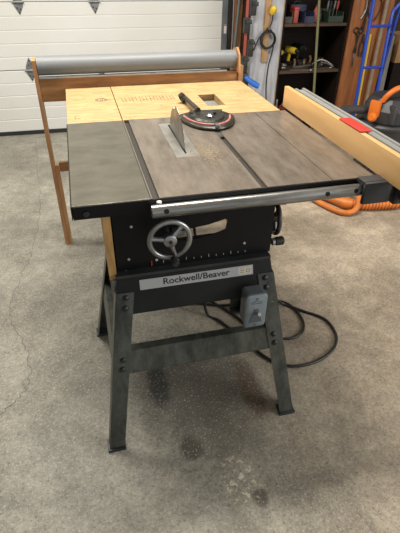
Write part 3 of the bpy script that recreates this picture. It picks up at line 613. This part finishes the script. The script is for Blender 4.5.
MB().box(0.2137, 0.2323, 0.0015, y1t-0.001, H-0.0098, H-0.009).build('slot_floor', M['slot'], saw, smooth=False)  # thin dark strip covering the slot bottom
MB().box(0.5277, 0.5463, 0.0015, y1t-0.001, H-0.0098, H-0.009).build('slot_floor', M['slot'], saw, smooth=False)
# throat plate with blade slot
ti = MB(); ti.box(0.3375, 0.3715, 0.271, 0.619, H-0.004, H-0.0003); ti.box(0.3785, 0.4175, 0.271, 0.619, H-0.004, H-0.0003)
ti.box(0.3715, 0.3785, 0.271, 0.30, H-0.004, H-0.0003); ti.box(0.3715, 0.3785, 0.60, 0.619, H-0.004, H-0.0003)
tio = ti.build('throat_plate', M['insert'], saw, smooth=False)
# blade with teeth
bc, R = Vector((0.3755, 0.447, 0.84)), 0.127
bl = MB(); prof = []
nt = 50
for i in range(nt):
    a = 2*PI*i/nt
    prof += [(a, R-0.009), (a+0.02, R), (a+0.075, R-0.002)]
ring = [(bc.y+math.cos(a)*r, bc.z+math.sin(a)*r) for a, r in prof]
bl.prism(ring, lambda y, z: (bc.x-0.0013, y, z), lambda y, z: (bc.x+0.0013, y, z))
blo = bl.build('saw_blade', M['bladem'], saw, smooth=False)
# splitter behind/beside the blade
# --- rear wooden extension with the rectangular cutout
we = [(0.0, 0.2085), (0.2115, 0.8716)]
yb0, yb1 = 0.688, 1.214
q = MB(); q.box(we[0][0], we[0][1], yb0, yb1, H-0.03, H, 0.003); o1 = q.build('outfeed_board', M['outfeed'], saw); o1['label'] = 'left pale plywood outfeed board'
hx0, hx1, hy0, hy1 = 0.588, 0.668, 0.81, 0.99
q = MB()
ol = [(we[1][0], yb0), (we[1][1], yb0), (we[1][1], yb1), (we[1][0], yb1)]
xs = [we[1][0], hx0, hx1, we[1][1]]; ys = [yb0, hy0, hy1, yb1]
vt = {}; vb = {}
for i, x in enumerate(xs):
    for j, y in enumerate(ys): vt[i, j] = q.bm.verts.new((x, y, H)); vb[i, j] = q.bm.verts.new((x, y, H-0.03))
for i in range(3):
    for j in range(3):
        if (i, j) != (1, 1):
            q.bm.faces.new((vt[i, j], vt[i+1, j], vt[i+1, j+1], vt[i, j+1])); q.bm.faces.new((vb[i, j], vb[i, j+1], vb[i+1, j+1], vb[i+1, j]))
for k in range(3):
    q.bm.faces.new((vt[k, 0], vb[k, 0], vb[k+1, 0], vt[k+1, 0])); q.bm.faces.new((vt[k, 3], vt[k+1, 3], vb[k+1, 3], vb[k, 3]))
    q.bm.faces.new((vt[0, k], vt[0, k+1], vb[0, k+1], vb[0, k])); q.bm.faces.new((vt[3, k], vb[3, k], vb[3, k+1], vt[3, k+1]))
for (a, b_) in [((1, 1), (2, 1)), ((2, 1), (2, 2)), ((2, 2), (1, 2)), ((1, 2), (1, 1))]: q.bm.faces.new((vt[a], vt[b_], vb[b_], vb[a]))
o2 = q.build('outfeed_board', M['outfeed'], saw, smooth=False); o2['label'] = 'wide pale plywood outfeed board with rectangular cutout'
# grooves in the boards' front edge band and stamped marks
q = MB(); q.box(0.0, 0.2083, yb0-0.0012, yb0+0.004, H-0.029, H-0.001); q.build('board_edge', M['outfeed_edge'], o1, smooth=False)
def strokes(q, x0, x1, y, n, hmin, hmax, wd=0.0035):
    for i in range(n):
        x = x0+(x1-x0)*i/(n-1); h = random.uniform(hmin, hmax)
        sl = random.uniform(-0.004, 0.004)
        q.prism([(x, y-h/2), (x+wd, y-h/2), (x+wd+sl, y+h/2), (x+sl, y+h/2)], lambda a, b: (a, b, H+0.0001), lambda a, b: (a, b, H+0.0005))
        if i % 3 != 1 and i < n-1:
            dx = (x1-x0)/(n-1); yy = y+random.choice((-1, 0, 1))*h*0.3
            q.box(x, x+dx, yy-0.002, yy+0.002, H+0.0001, H+0.0005)
q = MB(); strokes(q, 0.24, 0.47, 0.975, 16, 0.055, 0.085, 0.003); q.build('ink_stamp', M['stamp'], o2, smooth=False)
q = MB(); strokes(q, 0.125, 0.185, 0.99, 7, 0.03, 0.045, 0.003); q.ring((0.15, 0.99, H), (0, 0, 1), 0.022, 0.002, 20, 5); q.build('ink_stamp', M['stamp'], o1, smooth=False)
q = MB()
for (x, y) in [(0.03, 0.74)]: q.box(x, x+0.022, y, y+0.004, H+0.0001, H+0.0005); q.box(x, x+0.003, y, y+0.04, H+0.0001, H+0.0005); q.box(x, x+0.018, y+0.036, y+0.04, H+0.0001, H+0.0005)
q.build('pencil_marks', M['stamp'], o1, smooth=False)
# support bracket seen through the cutout
q = MB(); q.box(0.56, 0.70, 0.80, 0.88, H-0.06, H-0.032); q.build('support_batten', M['lilac'], saw, smooth=False)
q = MB(); q.box(0.05, 0.55, 0.70, 0.75, H-0.09, H-0.0305); q.build('support_batten', M['standwood'], saw, smooth=False)

# --- front rail tube
yr, zr, rr = -0.026, 0.8345, 0.0185
q = MB(); n = 28; x0, x1 = 0.205, 0.868
ro = [[(x, yr+math.cos(2*PI*j/n)*r, zr+math.sin(2*PI*j/n)*r) for j in range(n)] for x, r in ((x0, rr-0.004), (x0, rr), (x1, rr), (x1, rr-0.004))]
q.loft(ro, caps=False, closed=True); rail = q.build('front_rail', M['tube'], saw)
for x, nrm in ((0.243, 1), (0.716, 1), (0.808, 1)): MB().cyl((x, yr-math.sqrt(0.7)*rr, zr+0.3*rr), (x, yr-rr-0.0008+0.001, zr+0.32*rr), 0.0072, 16).build('bolt_hole', M['dark'], rail)
q = MB(); q.cyl((0.228, -0.018, zr+rr*0.9), (0.228, -0.018, zr+rr+0.006), 0.007, 14); q.build('bolt', M['white'], rail)

# --- cabinet with arc slot, open bottom
cx0, cx1, cy0, cy1 = 0.100, 0.590, 0.028, 0.36
cb = MB()
arc = [(0.275, 0.700), (0.30, 0.698), (0.34, 0.698), (0.38, 0.703), (0.415, 0.711), (0.436, 0.719)]
arct = [(0.440, 0.750), (0.432, 0.755), (0.415, 0.750), (0.38, 0.742), (0.33, 0.736), (0.275, 0.736)]
top_poly = [(cx0, H-0.04), (cx0, 0.720), (0.275, 0.720)] + list(reversed(arct)) + [(0.439, 0.740), (cx1, 0.740), (cx1, H-0.04)]
bot_poly = [(cx0, 0.616), (cx1, 0.616), (cx1, 0.740), (0.439, 0.740)] + list(reversed(arc)) + [(0.275, 0.720), (cx0, 0.720)]
for poly in (top_poly, bot_poly): cb.prism(poly, lambda a, z: (a, cy0, z), lambda a, z: (a, cy0+0.004, z))
cb.box(cx0, cx0+0.004, cy0+0.004, cy1, 0.616, H-0.04); cb.box(cx1-0.004, cx1, cy0+0.004, cy1, 0.616, H-0.04)
cb.box(cx0, cx1, cy1-0.004, cy1, 0.72, H-0.04)
cab = cb.build('cabinet', M['black'], saw, smooth=False)
q = MB()
for (x, z) in [(0.152, 0.765), (0.50, 0.66), (0.137, 0.655), (0.22, 0.64)]: q.cyl((x, cy0, z), (x, cy0-0.002, z), 0.0042, 10)
q.build('paint_fleck', M['paleink'], cab)
# tilt scale: small pale ticks on the ledge under the cabinet
q = MB()
for i in range(12):
    x = 0.24+i*0.024; hh = 0.010 if i % 3 == 0 else 0.006
    q.box(x, x+0.0015, cy0-0.0008, cy0-0.0001, 0.626, 0.626+hh)
q.build('tilt_scale', M['paleink'], cab, smooth=False)
q = MB(); q.box(0.203, 0.2055, cy0-0.004, cy0-0.001, 0.622, 0.640); q.build('tilt_pointer', M['red'], cab, smooth=False)
# --- front handwheel
def handwheel(c, axis, R, rim, name_m, spoke_ang, knob_ang, back, knobm='bplast'):
    ax = Vector(axis).normalized(); a = Vector((0, 0, 1)) if abs(ax.z) < 0.9 else Vector((1, 0, 0)); u = ax.cross(a).normalized(); v = ax.cross(u); c = Vector(c)
    # v points to -z ; use w = up
    up_ = Vector((0, 0, 1)) - ax*ax.z; up_.normalize(); sd = ax.cross(up_)
    P = lambda ang, r: c+sd*math.cos(ang)*r+up_*math.sin(ang)*r
    q = MB()
    q.ring(c, axis, R, rim, 48, 12)
    q.lathe([(0.010, -0.016), (0.017, -0.012), (0.019, 0.010), (0.012, 0.014)], c, axis, 20)
    for s in spoke_ang: q.tube([P(s, 0.012), P(s, R*0.55), P(s, R-0.001)], 0.007, 8, rf=lambda i: (0.009, 0.0065, 0.0075)[i])
    o = q.build('hand_wheel', M[name_m], saw)
    MB().cyl(c-ax*back, c+ax*0.012, 0.0075, 14).build('shaft', M['chrome'], o)
    MB().cyl(c+ax*0.0141, c+ax*0.017, 0.006, 6).build('hub_nut', M['ledge'], o)
    kp = P(knob_ang, R)
    MB().lathe([(0.006, 0.0), (0.006, 0.012), (0.011, 0.016), (0.012, 0.035), (0.007, 0.045)], kp, ax, 14).build('crank_knob', M[knobm], o)
    return o
handwheel((0.252, -0.03, 0.742), (0, -1, 0.0), 0.058, 0.0078, 'hwm', [math.radians(a) for a in (130, 10, 255)], math.radians(262), 0.055)
# bearing block seen through wheel
q = MB(); q.box(0.268, 0.31, 0.0, 0.027, 0.728, 0.748, 0.003); q.build('bearing_block', M['hwm'], saw)
handwheel((0.66, 0.17, 0.655), (1, -0.08, 0), 0.055, 0.0085, 'hwd', [math.radians(a) for a in (60, 180, 300)], math.radians(100), 0.07)
# tilt lock knob on right
q = MB(); q.cyl((0.5905, 0.10, 0.583+0.02), (0.642, 0.10, 0.580+0.02), 0.0055, 12); lk = q.build('lock_rod', M['bplast'], saw)
q = MB(); q.cyl((0.628, 0.10, 0.602), (0.637, 0.10, 0.602), 0.013, 18); q.build('collar', M['chrome'], lk)
q = MB(); q.lathe([(0.008, 0), (0.0145, 0.002), (0.0155, 0.01), (0.0155, 0.028), (0.012, 0.032)], (0.638, 0.10, 0.602), (1, 0, 0), 14); q.build('knob', M['bplast'], lk)
# --- plywood side panel left of cabinet
q = MB(); q.box(0.074, 0.096, 0.016, 0.34, 0.595, H-0.041); q.box(0.074, 0.096, 0.016, 0.34, 0.595, 0.596)
q.build('side_panel', M['plyside'], saw, smooth=False)
q = MB(); q.box(0.082, 0.0995, 0.014, 0.03, 0.50, 0.594); q.build('panel_bracket', M['galv'], saw, smooth=False)
# motor hung behind, below the table
mo = MB(); mo.lathe([(0.02, -0.10), (0.07, -0.095), (0.075, -0.06), (0.075, 0.07), (0.06, 0.085), (0.02, 0.09)], (0.34, 0.47, 0.74), (1, 0, 0), 28); mo.build('motor', M['black'], saw)
mo = MB(); mo.box(0.30, 0.38, 0.361, 0.42, 0.72, 0.76); mo.build('motor_bracket', M['black'], saw, smooth=False)

# --- stand : splayed
zt = 0.605
def yfz(z): return -0.160*(1-z/zt)          # front face of the stand at height z
def ybz(z): return 0.30+0.155*(1-z/zt)       # rear
def xlz(z): return 0.092-0.094*(1-z/zt)  # outer left
def xrz(z): return 0.588+0.091*(1-z/zt)
def leg(sx, sy):
    q = MB(); rings = []
    for z in (0.012, 0.56):
        X = xlz(z) if sx < 0 else xrz(z); Y = yfz(z) if sy < 0 else ybz(z)
        wd = 0.052 if z < 0.3 else 0.056; dp = 0.046; th = 0.003; s = 1 if sx < 0 else -1; t_ = 1 if sy < 0 else -1
        rings.append([(X, Y, z), (X+s*wd, Y, z), (X+s*wd, Y+t_*th, z), (X+s*th, Y+t_*th, z), (X+s*th, Y+t_*dp, z), (X, Y+t_*dp, z)])
    q.loft(rings)
    o = q.build('leg', M['legm'], saw, smooth=False)
    X = xlz(0) if sx < 0 else xrz(0); Y = yfz(0) if sy < 0 else ybz(0); s = 1 if sx < 0 else -1; t_ = 1 if sy < 0 else -1
    xa_, xb_ = sorted((X-s*0.004, X+s*0.056)); ya_, yb_ = sorted((Y-t_*0.006, Y+t_*0.042))
    MB().box(xa_, xb_, ya_, yb_, 0.0, 0.012, 0.002).build('foot', M['ledge'], o)
    q = MB()
    for z in (0.545, 0.512, 0.338, 0.305):
        if z < 0.4 and sx < 0: bx_ = (X+s*0.024)
        Xz = xlz(z) if sx < 0 else xrz(z); Yz = yfz(z) if sy < 0 else ybz(z)
        MB().lathe([(0.0095, 0), (0.0095, 0.003), (0.007, 0.006), (0.001, 0.008)], (Xz+s*0.032, Yz, z), (0, -t_, 0.25), 14).build('bolt', M['ledge'], o)
for sx in (-1, 1):
    for sy in (-1, 1): leg(sx, sy)
# aprons: sloped sheets between legs, behind leg faces
def sheet_front(za, zb, m, name, inset=0.0035, front=True, flange=True):
    q = MB(); fy = (lambda z: yfz(z)+inset) if front else (lambda z: ybz(z)-inset)
    s = 1 if front else -1
    q.loft([[(xlz(zb)+0.004, fy(zb), zb), (xrz(zb)-0.004, fy(zb), zb), (xrz(zb)-0.004, fy(zb)+s*0.003, zb), (xlz(zb)+0.004, fy(zb)+s*0.003, zb)],
            [(xlz(za)+0.004, fy(za), za), (xrz(za)-0.004, fy(za), za), (xrz(za)-0.004, fy(za)+s*0.003, za), (xlz(za)+0.004, fy(za)+s*0.003, za)]])
    if flange:
        y_ = sorted((fy(zb), fy(zb)+s*0.028)); q.box(xlz(zb)+0.006, xrz(zb)-0.006, y_[0], y_[1], zb-0.0005, zb+0.0025)
        y_ = sorted((fy(za), fy(za)+s*0.028)); q.box(xlz(za)+0.006, xrz(za)-0.006, y_[0], y_[1], za-0.0005, za+0.0025)
    return q.build(name, M[m], saw, smooth=False)
apr = sheet_front(0.487, 0.603, 'apronm', 'apron'); sheet_front(0.43, 0.525, 'apronm', 'apron', front=False)
crb = sheet_front(0.283, 0.362, 'legm', 'cross_bar'); sheet_front(0.283, 0.362, 'legm', 'cross_bar', front=False)
def sheet_side(za, zb, m, name, left=True):
    q = MB(); fx = (lambda z: xlz(z)+0.0035) if left else (lambda z: xrz(z)-0.0065)
    q.loft([[(fx(z), yfz(z)+0.006, z), (fx(z)+0.003, yfz(z)+0.006, z), (fx(z)+0.003, ybz(z)-0.006, z), (fx(z), ybz(z)-0.006, z)] for z in (za, zb)])
    xx = sorted((fx(zb), fx(zb)+(0.024 if left else -0.024))); q.box(xx[0], xx[1], yfz(zb)+0.01, ybz(zb)-0.01, zb-0.0005, zb+0.002)
    return q.build(name, M[m], saw, smooth=False)
for lf in (True, False):
    sheet_side(0.487, 0.603, 'apronm', 'apron', lf); sheet_side(0.283, 0.362, 'legm', 'cross_bar', lf)
q = MB()
for a in ((0.092, 0.584, 0.001, 0.050), (0.092, 0.584, 0.29, 0.302), (0.092, 0.128, 0.05, 0.29), (0.55, 0.584, 0.05, 0.29)): q.box(a[0], a[1], a[2], a[3], 0.6056, 0.6155)
q.build('top_frame', M['ledge'], saw, smooth=False, bev=0.001)

# name plate in the plane of the apron
sl = math.atan2(yfz(0.605)-yfz(0.455), 0.15)
def on_front(x, z, off):   # matrix: local x -> world x, local y -> up the slope, local z -> outward
    m = Matrix(((1, 0, 0, x), (0, math.sin(sl), -math.cos(sl), yfz(z)+0.0035-off*math.cos(sl)), (0, math.cos(sl), math.sin(sl), z+off*math.sin(sl)), (0, 0, 0, 1)))
    return m
mz = on_front(0.342, 0.577, 0.0)
q = MB(); q.box(-0.182, 0.182, -0.0165, 0.0165, 0.0003, 0.0015, 0, mz); pl = q.build('name_plate', M['plate'], saw, smooth=False)
text_mesh('lettering', 'Rockwell/Beaver', 0.028, M['ink'], mz @ Matrix.Translation((-0.004, 0.001, 0.0018)), pl, 0.0003, 0.00045, 1.13)
q = MB(); q.box(0.132, 0.176, -0.012, 0.012, 0.0015, 0.0022, 0, mz); lo = q.build('paper_label', M['cream'], pl, smooth=False)
q = MB()
for k in range(3): q.box(0.138, 0.152, 0.006-0.006*k, 0.0075-0.006*k, 0.0022, 0.0026, 0, mz)
q.ring(mz @ Vector((0.165, 0, 0.0024)), mz.to_3x3() @ Vector((0, 0, 1)), 0.006, 0.0008, 18, 5)
q.build('label_print', M['stamp'], lo, smooth=False)

# --- switch box at the right leg
sw = MB(); sx0, sx1, sz0, sz1 = 0.476, 0.544, 0.413, 0.543
def rrect(x0, x1, z0, z1, r, y, n=5):
    out = []
    for cxr, czr, a0 in ((x1-r, z1-r, 0), (x0+r, z1-r, 90), (x0+r, z0+r, 180), (x1-r, z0+r, 270)):
        for k in range(n+1):
            a = math.radians(a0+90*k/n); out.append((cxr+math.cos(a)*r, y, czr+math.sin(a)*r))
    return out
sw.loft([rrect(sx0+0.001, sx1-0.001, sz0+0.001, sz1-0.001, 0.01, -0.086), rrect(sx0+0.001, sx1-0.001, sz0+0.001, sz1-0.001, 0.01, -0.043)])
sb = sw.build('switch_box', M['switchtop'], saw)
q = MB(); q.box(sx0+0.02, sx1-0.02, -0.0425, -0.012, sz0+0.06, sz1-0.04); q.build('mounting_bracket', M['ledge'], sb)
sw = MB(); sw.loft([rrect(sx0+0.004, sx1-0.004, sz0+0.004, sz1-0.004, 0.009, -0.098), rrect(sx0-0.001, sx1+0.001, sz0-0.001, sz1+0.001, 0.011, -0.094), rrect(sx0-0.001, sx1+0.001, sz0-0.001, sz1+0.001, 0.011, -0.0865)])
fc = sw.build('cover_plate', M['switchm'], sb)
xm, zm = (sx0+sx1)/2, (sz0+sz1)/2
q = MB(); q.prism([(-0.022, -0.042), (0.022, -0.042), (0.006, 0.012), (-0.006, 0.012)], lambda a, z: (xm+a, -0.0981, zm+z), lambda a, z: (xm+a, -0.0995, zm+z)); q.build('triangle_mark', M['switchtop'], fc)
q = MB(); q.tube([(xm, -0.098, zm-0.006), (xm, -0.108, zm-0.001), (xm+0.001, -0.122, zm+0.010)], 0.005, 10, rf=lambda i: (0.0055, 0.004, 0.0055)[i]); q.build('toggle', M['chrome'], fc)
for a, z in ((0, 0.054), (0, -0.054)): MB().cyl((xm+a, -0.0975, zm+z), (xm+a, -0.100, zm+z), 0.004, 10).build('screw', M['steel'], fc)
q = MB(); pts = [(xm-0.018+0.036*k/10, -0.0985, zm+0.040+0.005*math.sin(PI*k/10)) for k in range(11)]; q.tube(pts, 0.0012, 6); q.box(xm-0.016, xm+0.016, -0.0992, -0.0981, zm+0.034, zm+0.0365); q.build('embossed_mark', M['switchtop'], fc)

# --- cables
q = MB()
q.tube(smooth_path([(0.53, -0.038, 0.44), (0.56, 0.01, 0.42), (0.63, 0.10, 0.41), (0.74, 0.28, 0.22), (0.86, 0.42, 0.03), (0.95, 0.36, 0.008), (1.03, 0.28, 0.008), (1.035, 0.18, 0.008), (0.985, 0.10, 0.008), (0.88, 0.045, 0.008), (0.76, 0.045, 0.008), (0.68, 0.11, 0.008), (0.62, 0.24, 0.008), (0.55, 0.38, 0.008), (0.50, 0.44, 0.03), (0.46, 0.46, 0.35), (0.42, 0.45, 0.67)]), 0.0065, 10)
q.build('power_cord', M['cable'], saw)
q = MB()
q.tube(smooth_path([(0.34, 0.50, 0.67), (0.35, 0.52, 0.3), (0.36, 0.56, 0.02), (0.42, 0.55, 0.007), (0.52, 0.51, 0.007), (0.62, 0.48, 0.007), (0.76, 0.50, 0.007), (0.90, 0.43, 0.007), (0.93, 0.31, 0.007), (0.89, 0.22, 0.007), (0.80, 0.20, 0.007), (0.70, 0.27, 0.007), (0.60, 0.45, 0.007), (0.4, 0.75, 0.007), (0.25, 0.95, 0.007)]), 0.006, 10)
q.build('power_cord', M['cable'], saw)

# ================================================================= RIP FENCE
fe = thing('rip_fence', 'pale maple-faced rip fence across the right side of the saw table', 'rip fence', (0.93, 0.25, 0.866))
fx = 0.8965
q = MB(); q.box(fx, fx+0.019, -0.22, 0.725, 0.866, 0.948, 0.0015); q.build('wood_face', M['fencew'], fe)
q = MB(); q.box(fx+0.0195, fx+0.075, -0.22, 0.68, 0.868, 0.942, 0.003); q.box(fx+0.026, fx+0.034, -0.22, 0.68, 0.942, 0.948); q.box(fx+0.058, fx+0.068, -0.22, 0.68, 0.942, 0.948); q.build('aluminium_body', M['alu'], fe)
q = MB(); q.box(fx-0.0004, fx+0.042, 0.13, 0.265, 0.9485, 0.954, 0.002); fr_ = q.build('push_tab', M['red'], fe); fr_['label'] = 'red tab on top of the fence'
q = MB(); q.box(0.826, 0.915, -0.060, -0.0455, 0.800, 0.868, 0.004); q.box(0.826, 0.915, -0.0455, -0.006, 0.8535, 0.868, 0.003)
q.box(0.932, 0.985, -0.062, -0.006, 0.79, 0.862, 0.004); q.box(0.915, 0.932, -0.05, -0.006, 0.81, 0.86); q.box(0.90, 0.96, -0.055, -0.006, 0.855, 0.8675)
q.build('clamp_head', M['clampm'], fe)
q = MB(); q.tube([(0.945, -0.062, 0.84), (0.952, -0.09, 0.80), (0.955, -0.12, 0.75)], 0.012, 10); q.build('clamp_lever', M['bplast'], fe)

# ================================================================= MITRE GAUGE
mg = thing('miter_gauge', 'black half-round miter gauge sitting on the saw table in the right slot', 'miter gauge', (0.53, 0.6, 0.8505))
q = MB(); q.box(0.5285, 0.5455, 0.43, 0.686, 0.8503, 0.8595, 0.0005); q.build('guide_bar', M['hwd'], mg)
gc = Vector((0.537, 0.655)); ga = math.radians(-6)
def G(a, r, z, sc=1): return (gc.x+math.cos(a+ga)*r, gc.y+math.sin(a+ga)*r*sc, z)
q = MB(); na = 24
arc_o = [(PI+PI*k/na) for k in range(na+1)]
rings = []
def dshape(r, z, back):   # half disc, flat side at the back
    pts = [G(a, r, z, 1.55) for a in arc_o]
    return pts+[(gc.x+0.075, gc.y+back, z), (gc.x-0.055, gc.y+back+0.01, z)]
q.loft([dshape(0.104, 0.861, 0.035), dshape(0.107, 0.870, 0.035), dshape(0.103, 0.874, 0.033)]); gb = q.build('base_plate', M['gaugem'], mg)
q = MB(); q.loft([dshape(0.072, 0.8745, 0.03), dshape(0.067, 0.881, 0.028)]); q.build('protractor', M['gaugem'], mg)
q = MB(); q.tube([G(PI+PI*(0.06+0.88*k/30), 0.092, 0.8755, 1.5) for k in range(31)], 0.0045, 8); q.build('scale_band', M['gaugearc'], gb)
q = MB(); q.tube([G(PI+PI*(0.02+0.96*k/30), 0.1055, 0.868, 1.55) for k in range(31)], 0.0045, 8); q.build('rim', M['gaugem'], gb)
q = MB(); q.lathe([(0.015, 0), (0.016, 0.004), (0.008, 0.008), (0.006, 0.010)], (0.540, 0.60, 0.8812), (0, 0, 1), 20); q.build('lock_nut', M['chrome'], mg)
q = MB(); q.box(0.530, 0.547, 0.482, 0.508, 0.8745, 0.886, 0.002); q.build('pointer_block', M['steel'], mg)
q = MB(); q.cyl((0.479, 0.66, 0.8745), (0.479, 0.66, 0.884), 0.008, 12); q.cyl((0.567, 0.63, 0.8815), (0.567, 0.63, 0.888), 0.006, 12); q.build('stop_screw', M['dsteel'], mg)
q = MB(); q.tube([(0.510, 0.67, 0.886), (0.505, 0.78, 0.884), (0.500, 0.86, 0.8845)], 0.009, 10, rf=lambda i: (0.011, 0.010, 0.010)[i]); hn = q.build('side_lever', M['gaugem'], mg)
q = MB(); q.lathe([(0.010, -0.012), (0.021, -0.010), (0.022, 0.006), (0.012, 0.012)], (0.493, 0.875, 0.883), (0.5, -0.2, 0.4), 16); q.build('knob', M['gaugem'], hn)

# sawdust around the blade
q = MB()
for k in range(1100):
    a = random.random(); x = 0.425+random.gauss(0, 0.03)+a*0.03; y = 0.30+random.gauss(0, 0.06)
    if x < 0.384: continue
    s_ = random.uniform(0.0006, 0.0016); q.box(x, x+s_*random.uniform(1, 3), y, y+s_, H+0.0001, H+0.0009)
tag(q.build('sawdust', M['dust'], smooth=False), 'tan sawdust scattered beside the blade on the saw table', 'sawdust', kind='stuff')
